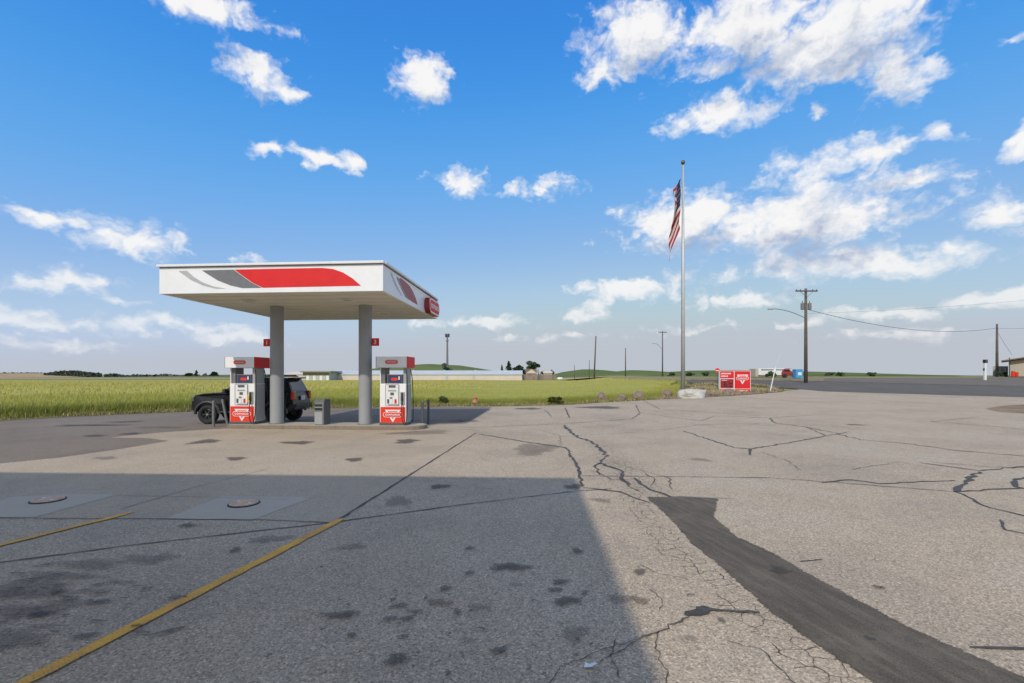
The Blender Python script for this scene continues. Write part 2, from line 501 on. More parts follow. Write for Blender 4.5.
def blade_mat():
    m, nt, b = new_mat('field_grass')
    a = nt.nodes.new('ShaderNodeAttribute'); a.attribute_name = 'tint'
    nt.links.new(a.outputs['Color'], b.inputs['Base Color'])
    b.inputs['Roughness'].default_value = .6
    b.inputs['Specular IOR Level'].default_value = .2
    tr = nt.nodes.new('ShaderNodeBsdfTranslucent'); nt.links.new(a.outputs['Color'], tr.inputs['Color'])
    mx = nt.nodes.new('ShaderNodeMixShader'); mx.inputs[0].default_value = .3
    nt.links.new(b.outputs[0], mx.inputs[1]); nt.links.new(tr.outputs[0], mx.inputs[2])
    nt.links.new(mx.outputs[0], nt.nodes['Material Output'].inputs['Surface'])
    return m
M['blade'] = blade_mat()

def field_mat(name, cols, scale, stretch):
    m, nt, b = new_mat(name)
    v = coords(nt, stretch)
    f = noise_f(nt, v, scale, 8, .65)
    nt.links.new(ramp(nt, f, [(.25 + .5 * i / (len(cols) - 1), c) for i, c in enumerate(cols)]), b.inputs['Base Color'])
    b.inputs['Roughness'].default_value = .9
    b.inputs['Specular IOR Level'].default_value = .1
    add_bump(nt, b, noise_f(nt, coords(nt), 3, 4), .6, .2)
    return m
M['crop'] = field_mat('crop', [(.24, .26, .055), (.345, .335, .080), (.46, .395, .112)], .06, (.35, 1, 1))
M['ground'] = field_mat('prairie', [(.15, .16, .06), (.26, .23, .10), (.36, .29, .15)], .02, (.5, 1, 1))
M['straw'] = field_mat('stubble', [(.36, .28, .15), (.46, .37, .21), (.50, .42, .26)], .02, (.3, 1, 1))
M['tan_hill'] = field_mat('tan_hill', [(.34, .21, .12), (.42, .30, .17), (.36, .32, .13)], .012, (.6, 1, 1))
M['green_hill'] = field_mat('green_hill', [(.075, .115, .035), (.115, .15, .045), (.17, .18, .06)], .012, (.5, 1, 1))
M['dirt'] = field_mat('dirt', [(.16, .115, .075), (.26, .19, .125), (.34, .26, .17)], 1.2, (1, 1, 1))
M['gravel_edge'] = field_mat('gravel_edge', [(.08, .072, .05), (.15, .13, .085), (.27, .235, .155)], 2.0, (1, 1, 1))

# ------------------------------------------------------------------ helpers: meshes and objects
def link(name, me, mat=None, parent=None, smooth=False):
    if mat is not None and not me.materials:
        me.materials.append(M[mat] if isinstance(mat, str) else mat)
    if smooth:
        me.polygons.foreach_set('use_smooth', [True] * len(me.polygons))
    o = bpy.data.objects.new(name, me)
    COL.objects.link(o)
    if parent is not None: o.parent = parent
    return o

def tag(o, label=None, cat=None, group=None, kind=None):
    if label: o['label'] = label
    if cat: o['category'] = cat
    if group: o['group'] = group
    if kind: o['kind'] = kind
    return o

def thing(name, loc, label, cat, rz=0.0, group=None):
    o = bpy.data.objects.new(name, None); COL.objects.link(o)
    o.empty_display_size = .3
    o.location = loc; o.rotation_euler = (0, 0, rz)
    return tag(o, label, cat, group)

class MB:
    """collects shapes for one mesh"""
    def __init__(s): s.v = []; s.f = []
    def add(s, vs, fs):
        n = len(s.v); s.v += [tuple(p) for p in vs]; s.f += [tuple(i + n for i in f) for f in fs]; return s
    def box(s, c, d, rot=None):
        x, y, z = (k / 2 for k in d)
        vs = [Vector((a * x, b * y, e * z)) for e in (-1, 1) for b in (-1, 1) for a in (-1, 1)]
        if rot is not None: vs = [rot @ p for p in vs]
        vs = [p + Vector(c) for p in vs]
        return s.add(vs, [(0, 2, 3, 1), (4, 5, 7, 6), (0, 1, 5, 4), (2, 6, 7, 3), (0, 4, 6, 2), (1, 3, 7, 5)])
    def tube(s, pts, rad, n=10, cap=True):
        pts = [Vector(p) for p in pts]
        if not isinstance(rad, (list, tuple)): rad = [rad] * len(pts)
        rings = []; up = None
        for i, p in enumerate(pts):
            t = (pts[min(i + 1, len(pts) - 1)] - pts[max(i - 1, 0)]).normalized()
            if up is None:
                up = Vector((0, 0, 1)) if abs(t.z) < .9 else Vector((1, 0, 0))
            a = t.cross(up).normalized(); b = a.cross(t).normalized(); up = b
            rings.append([p + (a * math.cos(2 * math.pi * k / n) + b * math.sin(2 * math.pi * k / n)) * rad[i] for k in range(n)])
        vs = [q for r in rings for q in r]
        fs = [(i * n + k, i * n + (k + 1) % n, (i + 1) * n + (k + 1) % n, (i + 1) * n + k) for i in range(len(rings) - 1) for k in range(n)]
        if cap:
            fs.append(tuple(range(n))[::-1]); fs.append(tuple((len(rings) - 1) * n + k for k in range(n)))
        return s.add(vs, fs)
    def lathe(s, prof, n=24, axis='z', c=(0, 0, 0)):
        vs = []
        for (r, h) in prof:
            for k in range(n):
                a = 2 * math.pi * k / n
                p = (r * math.cos(a), r * math.sin(a), h)
                if axis == 'y': p = (p[0], p[2], p[1])
                vs.append((p[0] + c[0], p[1] + c[1], p[2] + c[2]))
        fs = [(i * n + k, i * n + (k + 1) % n, (i + 1) * n + (k + 1) % n, (i + 1) * n + k) for i in range(len(prof) - 1) for k in range(n)]
        return s.add(vs, fs)
    def prism(s, poly, t, frame):
        """outline poly [(a,b)] extruded by t; frame(a,b,h) gives the 3-D point"""
        n = len(poly)
        vs = [frame(a, b, 0) for a, b in poly] + [frame(a, b, t) for a, b in poly]
        fs = [tuple(range(n))[::-1], tuple(range(n, 2 * n))] + [(i, (i + 1) % n, n + (i + 1) % n, n + i) for i in range(n)]
        return s.add(vs, fs)
    def mesh(s, name, bevel=0.0, seg=2):
        me = bpy.data.meshes.new(name)
        me.from_pydata([tuple(p) for p in s.v], [], s.f)
        bm = bmesh.new(); bm.from_mesh(me)
        bmesh.ops.recalc_face_normals(bm, faces=bm.faces)
        if bevel:
            es = [e for e in bm.edges if len(e.link_faces) == 2 and e.calc_face_angle(0) > .5]
            bmesh.ops.bevel(bm, geom=es, offset=bevel, segments=seg, profile=.6, affect='EDGES', clamp_overlap=True)
        bm.to_mesh(me); bm.free()
        return me
    def build(s, name, mat, parent=None, bevel=0.0, smooth=False, seg=2):
        return link(name, s.mesh(name, bevel, seg), mat, parent, smooth)

def capsule(w, h, n=8):
    r = h / 2; x = w / 2 - r; out = []
    for k in range(n + 1):
        a = -math.pi / 2 + math.pi * k / n; out.append((x + r * math.cos(a), r * math.sin(a)))
    for k in range(n + 1):
        a = math.pi / 2 + math.pi * k / n; out.append((-x + r * math.cos(a), r * math.sin(a)))
    return out

def text_mesh(txt, size, width=None, thick=.002, bold=.0):
    cu = bpy.data.curves.new('lettering', 'FONT')
    cu.body = txt; cu.size = size; cu.align_x = 'CENTER'; cu.align_y = 'CENTER'
    cu.extrude = thick; cu.offset = bold; cu.resolution_u = 3
    o = bpy.data.objects.new('lettering', cu); COL.objects.link(o)
    dg = bpy.context.evaluated_depsgraph_get()
    me = bpy.data.meshes.new_from_object(o.evaluated_get(dg))
    bpy.data.objects.remove(o); bpy.data.curves.remove(cu)
    if width:
        xs = [v.co.x for v in me.vertices]; k = width / (max(xs) - min(xs)); mid = (max(xs) + min(xs)) / 2
        for v in me.vertices: v.co.x = (v.co.x - mid) * k
    ys = [v.co.y for v in me.vertices]; my = (max(ys) + min(ys)) / 2
    for v in me.vertices: v.co.y -= my
    me.materials.clear()
    return me

def put_text(txt, size, mat, parent, loc, rot=(math.pi / 2, 0, 0), width=None, name='lettering', bold=.0):
    o = link(name, text_mesh(txt, size, width, bold=bold), mat, parent)
    o.location = loc; o.rotation_euler = rot
    return o

def conform(name, poly, off, mat, step=1.5, parent=None, hfun=None):
    """flat outline laid on the terrain, off metres above it"""
    bm = bmesh.new()
    vs = [bm.verts.new((x, y, 0)) for x, y in poly]
    f = bm.faces.new(vs)
    bmesh.ops.triangulate(bm, faces=[f])
    xs = [p[0] for p in poly]; ys = [p[1] for p in poly]
    for ax, lo, hi in ((0, min(xs), max(xs)), (1, min(ys), max(ys))):
        k = math.floor(lo / step) + 1
        while k * step < hi:
            co = [0, 0, 0]; no = [0, 0, 0]; co[ax] = k * step; no[ax] = 1
            bmesh.ops.bisect_plane(bm, geom=bm.verts[:] + bm.edges[:] + bm.faces[:], plane_co=co, plane_no=no)
            k += 1
    for v in bm.verts:
        v.co.z = ter(v.co.x, v.co.y) + off + (hfun(v.co.x, v.co.y) if hfun else 0)
    bmesh.ops.recalc_face_normals(bm, faces=bm.faces)
    if sum(fc.normal.z for fc in bm.faces) < 0: bmesh.ops.reverse_faces(bm, faces=bm.faces)
    me = bpy.data.meshes.new(name); bm.to_mesh(me); bm.free()
    return link(name, me, mat, parent)

def wiggle(pts, jit, seg):
    out = []
    for (a, b) in zip(pts, pts[1:]):
        L = math.dist(a, b); n = max(1, int(L / seg))
        nx, ny = -(b[1] - a[1]) / max(L, 1e-6), (b[0] - a[0]) / max(L, 1e-6)
        for k in range(n):
            t = k / n; j = random.gauss(0, jit) if k else 0
            out.append((a[0] + (b[0] - a[0]) * t + nx * j, a[1] + (b[1] - a[1]) * t + ny * j))
    out.append(pts[-1])
    return out

def ribbon_mesh(mb, pts, width, off, jit=.3):
    n = len(pts); L = []; R = []
    for i, p in enumerate(pts):
        a, b = pts[max(i - 1, 0)], pts[min(i + 1, n - 1)]
        d = math.dist(a, b) or 1
        nx, ny = -(b[1] - a[1]) / d, (b[0] - a[0]) / d
        w = width * (1 + random.uniform(-jit, jit)) * (.55 if i in (0, n - 1) else 1) / 2
        for s, lst in ((1, L), (-1, R)):
            x, y = p[0] + nx * w * s, p[1] + ny * w * s
            lst.append((x, y, ter(x, y) + off))
    mb.add(L + R, [(i, i + 1, n + i + 1, n + i) for i in range(n - 1)])

# ------------------------------------------------------------------ ground, lot, road
def build_ground():
    def axis(lim, near, step):
        out = [0.0]; s = step
        while out[-1] < lim:
            out.append(out[-1] + s)
            if out[-1] > near: s *= 1.18
        return out
    ax = axis(5000, 60, 3.0)
    xs = [-a for a in ax[:0:-1]] + ax
    ys = [-a for a in axis(600, 30, 6.0)[:0:-1]] + axis(5000, 120, 3.0)
    verts = [(x, y, ter(x, y) - .06) for y in ys for x in xs]
    nx = len(xs)
    faces = [(j * nx + i, j * nx + i + 1, (j + 1) * nx + i + 1, (j + 1) * nx + i) for j in range(len(ys) - 1) for i in range(nx - 1)]
    me = bpy.data.meshes.new('ground'); me.from_pydata(verts, [], faces)
    tag(link('ground', me, 'ground'), 'flat prairie ground reaching to the horizon', 'ground', kind='structure')
build_ground()

EDGE_PX = [(0, 420.5), (60, 417), (120, 414.2), (190, 411.5), (300, 408.8), (440, 406), (490, 406.3),
           (560, 405), (600, 402.5), (640, 400.2), (664, 398.6), (700, 397.4), (740, 395.2), (782, 391.8)]
EDGE = [(-62, -18), (-44, 0.5), (-31, 13.2)] + [P(*p) for p in EDGE_PX]
ROAD_NEAR = [P(*p) for p in ((770, 386.6), (800, 389.3), (824, 391.4), (900, 393.8), (1024, 397.2), (1150, 400.5))]
lot_poly = [(-62, -30), (75, -30), (75, 24)] + ROAD_NEAR[::-1][:-1] + EDGE[::-1] + []
lot = tag(conform('parking_lot', lot_poly, 0.0, 'asphalt', 1.5), 'weathered grey asphalt forecourt with sealed cracks', 'parking lot', kind='structure')

ROAD_FAR = [P(*p) for p in ((1150, 388.5), (1024, 386.6), (920, 384.2), (824, 381.6), (760, 380.6), (690, 380.0), (640, 379.7))]
ROAD_LEFT = [P(*p) for p in ((640, 381.3), (690, 382.8), (730, 384.3))]
tag(conform('road', ROAD_LEFT + ROAD_NEAR + ROAD_FAR, .010, 'road', 2.0), 'dark asphalt road curving past the forecourt', 'road', kind='structure')
yard = [P(*p) for p in ((824, 381.4), (920, 384.0), (1024, 386.4), (1150, 388.3), (1150, 377.6), (1024, 377.6), (900, 377.8), (824, 378.3))]
tag(conform('gravel_yard', yard, .006, 'yard', 3.0), 'brownish gravel yard beyond the road', 'yard', kind='structure')
verge = [P(*p) for p in ((690, 379.8), (760, 380.4), (824, 381.3), (824, 378.6), (760, 378.2), (690, 378.2))]
tag(conform('verge', verge, .006, 'dirt', 3.0), 'sandy verge on the far side of the road', 'verge', kind='structure')

# darker asphalt lane behind the pumps, concrete apron in front of them
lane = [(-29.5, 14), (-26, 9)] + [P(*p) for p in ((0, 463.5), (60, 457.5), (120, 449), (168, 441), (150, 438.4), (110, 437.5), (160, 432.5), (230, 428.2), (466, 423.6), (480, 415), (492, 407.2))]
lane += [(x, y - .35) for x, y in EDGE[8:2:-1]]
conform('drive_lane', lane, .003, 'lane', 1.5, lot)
apron = [P(*p) for p in ((-140, 478), (0, 465.5), (60, 459.5), (120, 451), (171, 441.2), (155, 438.0), (118, 437.2), (162, 433.0), (230, 428.6), (466, 424.2), (476, 433), (402, 480), (337, 523), (250, 519), (0, 518), (-140, 517))]
conform('concrete_apron', apron, .005, 'concrete', 2.0, lot)
conform('dirt_patch', [P(*p) for p in ((985, 409), (1000, 406), (1024, 404.5), (1060, 404.5), (1060, 414), (1024, 413.5), (1000, 412))], .003, 'dirt', 2.0, lot)
# long tar patch over a trench
def trench_patch():
    lf = [P(*p) for p in ((648, 497), (668, 516), (692, 543), (730, 573), (765, 605), (812, 640), (868, 676), (930, 720))]
    rt = [P(*p) for p in ((716, 498.5), (713, 517), (738, 538), (772, 553), (802, 571), (907, 628), (1032, 683), (1140, 730))]
    def resample(pts, n):
        d = [0]
        for a, b in zip(pts, pts[1:]): d.append(d[-1] + math.dist(a, b))
        return [(float(np.interp(t, d, [p[0] for p in pts])), float(np.interp(t, d, [p[1] for p in pts]))) for t in np.linspace(0, d[-1], n)]
    n = 90; A, B = resample(lf, n), resample(rt, n)
    vs, soak = [], []
    cols = (-.06, .05, .14, .35, .65, .86, .95, 1.06)
    for i, (a, b) in enumerate(zip(A, B)):
        w = math.dist(a, b)
        for k in cols:
            jx = .035 * mnoise.noise(Vector((i * .35, k * 3, 0))) if k < .1 or k > .9 else 0
            x, y = a[0] + (b[0] - a[0]) * k + jx, a[1] + (b[1] - a[1]) * k
            vs.append((x, y, ter(x, y) + .004 + .006 * math.sin(math.pi * max(0, min(1, k)))))
            e = min(k + .06, 1.06 - k) * w / .085
            soak.append(min(1.6, e, .8 + i * .4))
    m = len(cols)
    me = bpy.data.meshes.new('tar_patch'); me.from_pydata(vs, [], [(i * m + k, i * m + k + 1, (i + 1) * m + k + 1, (i + 1) * m + k) for i in range(n - 1) for k in range(m - 1)])
    at = me.attributes.new('soak', 'FLOAT', 'POINT'); at.data.foreach_set('value', soak)
    link('tar_patch', me, 'patch', lot)
trench_patch()

# sealed cracks and joints, traced one by one: pixel path, width in metres
SEALS = [
    ([(-30, 567), (120, 547), (330, 523), (470, 504), (575, 491.5), (612, 489)], .030, .006),
    ([(476, 433), (402, 480), (340, 519), (320, 533)], .045, .008),
    ([(478, 434), (520, 441), (566, 448), (576, 463), (583, 486)], .075, .02),
    ([(583, 488), (620, 492), (640, 500), (650, 503)], .05, .02),
    ([(462, 428), (560, 424), (632, 419), (640, 413), (636, 405)], .05, .03),
    ([(563, 425), (576, 437), (592, 442), (600, 449), (605, 457)], .11, .05),
    ([(605, 457), (596, 465), (600, 475)], .06, .04), ([(597, 463), (620, 470), (621, 478), (630, 485)], .085, .04),
    ([(634, 478), (650, 490), (664, 494), (672, 498)], .075, .03), ([(565, 408), (570, 418)], .07, .03),
    ([(668, 496.5), (734, 499)], .022, .004), ([(580, 476), (770, 478), (840, 483), (955, 492)], .030, .01),
    ([(683, 431), (720, 443), (735, 448), (752, 449), (800, 441), (826, 436)], .07, .03), ([(750, 449), (750, 455)], .09, .01),
    ([(720, 416), (770, 418), (775, 423), (806, 427), (830, 432), (860, 440), (900, 443), (960, 451), (1030, 457)], .06, .04),
    ([(806, 427), (826, 436), (850, 432)], .05, .02), ([(822, 483), (850, 480), (880, 484), (955, 480.5)], .06, .02),
    ([(955, 492), (965, 482), (979, 472)], .10, .03), ([(920, 463), (980, 471), (1030, 466)], .06, .02), ([(930, 462), (985, 467), (1030, 468)], .035, .02),
    ([(955, 492), (1030, 488)], .06, .02), ([(955, 492), (990, 508), (1035, 519)], .045, .02), ([(1030, 477), (1014, 480), (1016, 487), (1030, 490)], .09, .02),
    ([(1000, 520), (1005, 530), (1030, 535)], .05, .02), ([(825, 401), (880, 403.5)], .06, .01), ([(880, 404), (975, 409)], .05, .01),
    ([(930, 421), (1030, 430)], .06, .02), ([(930, 422), (980, 417)], .04, .01), ([(640, 399), (660, 409), (700, 412), (760, 416)], .05, .03),
    ([(800, 562), (822, 560)], .03, .005), ([(970, 648), (1040, 650)], .045, .01), ([(770, 418), (830, 414)], .04, .01), ([(560, 437), (640, 432)], .03, .01),
    ([(120, 510), (190, 489), (268, 469)], .018, .004), ([(120, 496), (190, 497), (290, 500)], .012, .003), ([(-20, 519), (250, 520), (337, 523)], .014, .004),
    ([(385, 435), (440, 429), (478, 430)], .05, .02), ([(660, 430), (700, 425), (770, 423)], .03, .02), ([(545, 410), (552, 417)], .05, .02), ([(640, 413), (700, 421), (715, 416)], .04, .02),
]
def blob_mesh(name, cx, cy, rx, ry, ang, off, irr=.35, n=26):
    ph = [random.uniform(0, 6.28) for _ in range(5)]
    def rad(a): return 1 + irr * (.45 * math.sin(2 * a + ph[0]) + .35 * math.sin(3 * a + ph[1]) + .3 * math.sin(5 * a + ph[2]) + .2 * math.sin(8 * a + ph[3]))
    vs = [(cx, cy)]; soak = [1.0]
    for r, s in ((.5, 1.0), (.8, .62), (1.0, 0.0)):
        for k in range(n):
            a = 2 * math.pi * k / n; q = r * rad(a)
            x, y = q * rx * math.cos(a), q * ry * math.sin(a)
            vs.append((cx + x * math.cos(ang) - y * math.sin(ang), cy + x * math.sin(ang) + y * math.cos(ang))); soak.append(s)
    fs = [(0, 1 + k, 1 + (k + 1) % n) for k in range(n)]
    for r in range(2):
        fs += [(1 + r * n + k, 1 + (r + 1) * n + k, 1 + (r + 1) * n + (k + 1) % n, 1 + r * n + (k + 1) % n) for k in range(n)]
    me = bpy.data.meshes.new(name); me.from_pydata([(x, y, ter(x, y) + off) for x, y in vs], [], fs)
    a = me.attributes.new('soak', 'FLOAT', 'POINT'); a.data.foreach_set('value', soak)
    return me

for pth, w, j in SEALS:
    mb = MB(); ribbon_mesh(mb, wiggle([P(*p) for p in pth], j, .16), w * .78, .009, .45)
    mb.build('crack_seal', 'tar', lot)
# lumps of tar
for (x, y, rx, ry) in ((697, 613, .09, .03), (704, 611, .05, .04)):
    toff = .010 + .002 * (x > 700)
    gx, gy = P(x, y)
    link('crack_seal', blob_mesh('crack_seal', gx, gy, rx * 1.5, ry * 1.6, .3, toff, .3), 'tar', lot)
mb = MB(); ribbon_mesh(mb, wiggle([P(*p) for p in ((690, 615), (705, 612), (730, 612), (760, 614))], .01, .06), .035, .0145, .4); mb.build('crack_seal', 'tar', lot)

# open hairline cracks: the broken edge of the trench patch and the corner by the shadow
def crack_net():
    mb = MB()
    L = [P(*p) for p in ((640, 503), (655, 520), (676, 546), (712, 577), (745, 608), (795, 645), (850, 680))]
    for pth, w in (([(640, 640), (660, 632), (690, 617)], .014), ([(600, 664), (625, 650), (640, 640)], .010), ([(660, 632), (655, 650), (668, 672), (664, 690)], .007),
                   ([(640, 640), (600, 652), (560, 668), (548, 690)], .006), ([(650, 590), (662, 602), (660, 612)], .007), ([(640, 565), (660, 575), (690, 580)], .006),
                   ([(655, 548), (664, 556), (690, 560), (700, 575)], .006), ([(616, 640), (612, 660), (620, 680)], .006), ([(720, 640), (760, 650), (800, 690)], .007)):
        ribbon_mesh(mb, wiggle([P(*p) for p in pth], .010, .04), w, .012, .7)
    # far spidering beside the sealed cracks
    for pth in ([(610, 462), (640, 470), (655, 480), (650, 488)], [(625, 470), (622, 480), (640, 492)], [(640, 470), (668, 478), (672, 490)], [(590, 470), (612, 480), (640, 480)],
                [(540, 430), (560, 436), (560, 446)], [(690, 424), (720, 428), (760, 424)], [(760, 452), (790, 462), (800, 470)], [(850, 470), (900, 462), (940, 470)]):
        ribbon_mesh(mb, wiggle([P(*p) for p in pth], .03, .15), .014, .012, .6)
    tag(mb.build('crack_network', 'crack', lot), kind='stuff')
    # crazed bands: polygons of fine cracks along the trench and beside the far sealed crack
    for path, wl, wr in (([(634, 496), (655, 520), (680, 548), (716, 578), (752, 609), (802, 646), (860, 684), (890, 705)], .45, .10),
                         ([(600, 440), (612, 455), (628, 470), (640, 484), (650, 497)], .75, .75)):
        pts = wiggle([P(*p) for p in path], .02, .18); n = len(pts); rows = [[], [], [], []]
        for i, p in enumerate(pts):
            a, b = pts[max(i - 1, 0)], pts[min(i + 1, n - 1)]; d = math.dist(a, b)
            nx, ny = -(b[1] - a[1]) / d, (b[0] - a[0]) / d
            if nx > 0: nx, ny = -nx, -ny
            for r, w in zip(rows, (wl, wl * .45, 0, -wr)):
                x, y = p[0] + nx * w, p[1] + ny * w; r.append((x, y, ter(x, y) + .0035))
        vs = sum(rows, [])
        me = bpy.data.meshes.new('crazing'); me.from_pydata(vs, [], [(r * n + i, r * n + i + 1, (r + 1) * n + i + 1, (r + 1) * n + i) for r in range(3) for i in range(n - 1)])
        at = me.attributes.new('soak', 'FLOAT', 'POINT')
        at.data.foreach_set('value', [0.0] * n + [.75] * n + [1.0] * n + [.9 if wr < .2 else 0.0] * n)
        link('crazing', me, 'craze', lot)
crack_net()

# yellow stall lines
for a, b, w in (((8, 692), (342, 519.5), .115), ((-40, 556), (134, 512.5), .10)):
    A, B = P(*a), P(*b)
    mb = MB(); ribbon_mesh(mb, wiggle([A, B], .004, .12), w, .014, .06); mb.build('painted_line', 'paint', lot)

# stains: pixel centre, half width / height in pixels, material
STAINS = [(205, 442, 20, 2.6, 's'), (298, 443, 19, 2.4, 's'), (236, 459, 14, 2.2, 's'), (354, 460, 14, 2.2, 's'), (407, 441.5, 17, 2.6, 's'), (105, 458.5, 16, 2.0, 'f'),
          (440, 487, 13, 3.2, 's'), (574, 487, 13, 3.2, 's'), (398, 502, 20, 6, 'f'), (535, 449, 32, 7, 'f'), (602, 501, 11, 3.5, 'f'), (640, 573, 9, 4, 's'),
          (510, 568, 24, 6, 's'), (578, 552, 8, 3, 's'), (342, 616, 20, 6, 's'), (398, 661, 18, 7, 's'), (404, 638, 7, 3, 's'), (445, 590, 9, 3.5, 's'), (470, 574, 8, 2.5, 's'),
          (560, 583, 11, 4, 's'), (556, 591, 9, 3, 's'), (567, 602, 18, 6, 's'), (585, 594, 6, 3, 's'), (400, 607, 12, 3, 's'), (416, 613, 8, 3, 's'), (458, 613, 6, 4, 's'),
          (500, 652, 10, 5, 's'), (468, 642, 9, 4, 'f'), (408, 620, 10, 3, 's'), (390, 620, 9, 3, 's'), (516, 586, 8, 3, 'f'), (352, 637, 7, 3, 's'), (478, 608, 14, 4, 'r'), (440, 604, 16, 5, 'r'),
          (393, 601, 5, 2, 's'), (620, 600, 16, 7, 'f'), (575, 635, 22, 10, 'f'), (640, 602, 12, 6, 'r'),
          (780, 571, 14, 5, 's'), (722, 622, 5, 3, 's'), (30, 590, 70, 12, 'f'), (60, 577, 60, 5, 'f'), (10, 596, 45, 6, 'f'), (95, 592, 22, 3, 'f'), (40, 628, 30, 3, 'f'), (90, 565, 50, 6, 'f'), (20, 612, 60, 10, 'f'), (70, 605, 40, 5, 'f'), (120, 583, 20, 3, 'f'), (5, 640, 60, 12, 'f'),
          (235, 551, 9, 3, 's'), (187, 526, 10, 3, 's'), (270, 540, 26, 5, 'f'), (150, 560, 30, 8, 'f'), (470, 549, 6, 2.5, 's'), (350, 548, 20, 4, 'f'),
          (700, 460, 12, 2.4, 'f'), (600, 407.5, 30, 1.6, 's'), (528, 408.8, 16, 1.4, 's'), (855, 425, 10, 1, 's'), (882, 589, 4, 2, 's'), (877, 588, 5, 2, 's'),
          (465, 421, 20, 1.6, 'r'), (420, 433, 40, 3, 'f'), (90, 425.5, 40, 1.3, 's'), (125, 422, 20, 1.0, 's'), (130, 434, 14, 1.2, 's'), (95, 436, 16, 1.2, 's'), (160, 427.5, 30, 1.2, 'f'),
          (690, 596, 5, 2, 's'), (870, 640, 6, 3, 's'), (690, 640, 8, 4, 'f')]
for (x, y, rx, ry, k) in STAINS:
    cx, cy = P(x, y); d = cy
    a, b = P(x, y - ry)[1], P(x, y + ry)[1]
    me = blob_mesh('oil_stain', cx, cy, rx * .85 / F * d, abs(a - b) / 2 * .85, 0, .018, .45)
    link('oil_stain', me, {'s': 'stain', 'f': 'stain_soft', 'r': 'rust_stain'}[k], lot)
# droplets
for i in range(60):
    x, y = random.gauss(430, 110), random.uniform(560, 678)
    if x > 640 or x < 200: continue
    cx, cy = P(x, y); r = random.uniform(.008, .022)
    link('oil_stain', blob_mesh('oil_stain', cx, cy, r * random.uniform(1, 1.8), r, random.uniform(0, 3), .018, .5, 12), 'stain', lot)

for i in range(75):
    x, y = random.gauss(50, 55), random.gauss(598, 24)
    if y < 562: continue
    cx, cy = P(x, y); r = random.uniform(.012, .045)
    link('oil_stain', blob_mesh('oil_stain', cx, cy, r * random.uniform(1.4, 3.2), r * .8, random.uniform(-.2, .5), .018 + .0004 * (i % 5), .55, 14), 'stain', lot)

# concrete pads with the round tank covers
def tank_cover(px, py, label):
    x, y = P(px, py); R = .21
    t = thing('tank_cover', (x, y, .009), label, 'tank cover', random.uniform(0, 3), 'round covers of the underground tanks')
    mb = MB(); mb.lathe([(R * 1.07, 0), (R * 1.07, .014), (R * 1.0, .018), (R * .98, .006)], 28); mb.build('rim', 'iron', t)
    mb = MB(); mb.lathe([(R * .965, .004), (R * .965, .022), (R * .8, .030), (R * .78, .024), (R * .45, .026), (R * .43, .033), (.001, .034)], 28); lid = mb.build('lid', 'rust', t)
    for k in range(6):
        a = k * math.pi / 3
        mb = MB(); mb.box((R * .62 * math.cos(a), R * .62 * math.sin(a), .029), (.05, .03, .008), Matrix.Rotation(a, 3, 'Z')); mb.build('grip_lug', 'trim' if k % 3 == 0 else 'rust', lid)
PADS = [[(-40, 518), (10, 497.5), (65, 494.5), (118, 494.8), (35, 517.6)], [(166, 519), (222, 497), (296, 497.2), (310, 499), (252, 520.5)]]
for pd in PADS: conform('concrete_pad', [P(*p) for p in pd], .009, 'pad', 2.0, lot)
tank_cover(48, 501, 'rust-coloured round tank cover on the left concrete pad')
tank_cover(244, 504.5, 'rust-coloured round tank cover on the pad nearer the long yellow line')

# litter
x, y = P(590, 667)
me = bpy.data.meshes.new('paper_scrap')
me.from_pydata([(-.045, -.02, .004), (.0, -.03, .012), (.05, -.005, .022), (.035, .02, .016), (.0, .015, .006), (-.03, .012, .02)], [], [(0, 1, 4, 5), (1, 2, 3, 4)])
o = tag(link('paper_scrap', me, 'paper'), 'small crumpled white paper scrap lying on the asphalt', 'litter'); o.location = (x, y, .006)

# ------------------------------------------------------------------ canopy
C0 = Vector((-4.03, 14.66, 0))
YAW = -math.atan(.073)
EX = Vector((math.cos(YAW), math.sin(YAW), 0)); EY = Vector((-math.sin(YAW), math.cos(YAW), 0))
CW, CD, ZB, ZT = 7.42, 7.28, 4.66, 5.53          # local frame: x to the left is negative, y away from the camera
def to_local(x, y):
    d = Vector((x, y, 0)) - C0
    return d.dot(EX), d.dot(EY)
def on_front(px, py):            # pixel on the front fascia -> local x, z
    r = Vector(((px - 512) / F, 1, (HOR - py) / F)); o = Vector((0, 0, CAMH))
    t = (C0 - o).dot(EY) / r.dot(EY); q = o + r * t
    return (q - C0).dot(EX), q.z
def on_side(px, py):
    r = Vector(((px - 512) / F, 1, (HOR - py) / F)); o = Vector((0, 0, CAMH))
    t = (C0 - o).dot(EX) / r.dot(EX); q = o + r * t
    return (q - C0).dot(EY), q.z

cn = thing('fuel_canopy', C0, 'white flat canopy with red and grey swooshes on two grey columns', 'canopy', YAW)
# fascias, each a shallow tray
T = .10
MB().box((-CW / 2, T / 2, (ZB + ZT) / 2), (CW, T, ZT - ZB)).build('fascia', 'white', cn, .006)
MB().box((-CW / 2, CD - T / 2, (ZB + ZT) / 2), (CW, T, ZT - ZB)).build('fascia', 'white', cn, .006)
MB().box((-T / 2, CD / 2, (ZB + ZT) / 2), (T, CD - 2 * T, ZT - ZB)).build('fascia', 'white', cn, .006)
MB().box((-CW + T / 2, CD / 2, (ZB + ZT) / 2), (T, CD - 2 * T, ZT - ZB)).build('fascia', 'white', cn, .006)
for c, d in (((-CW / 2, -.0, ZT + .03), (CW + .08, .16, .075)), ((-CW / 2, CD, ZT + .03), (CW + .08, .16, .075)),
             ((-.0, CD / 2, ZT + .03), (.16, CD - .16, .07)), ((-CW, CD / 2, ZT + .03), (.16, CD - .16, .07))):
    MB().box(c, d).build('cap_trim', 'trim', cn, .008)
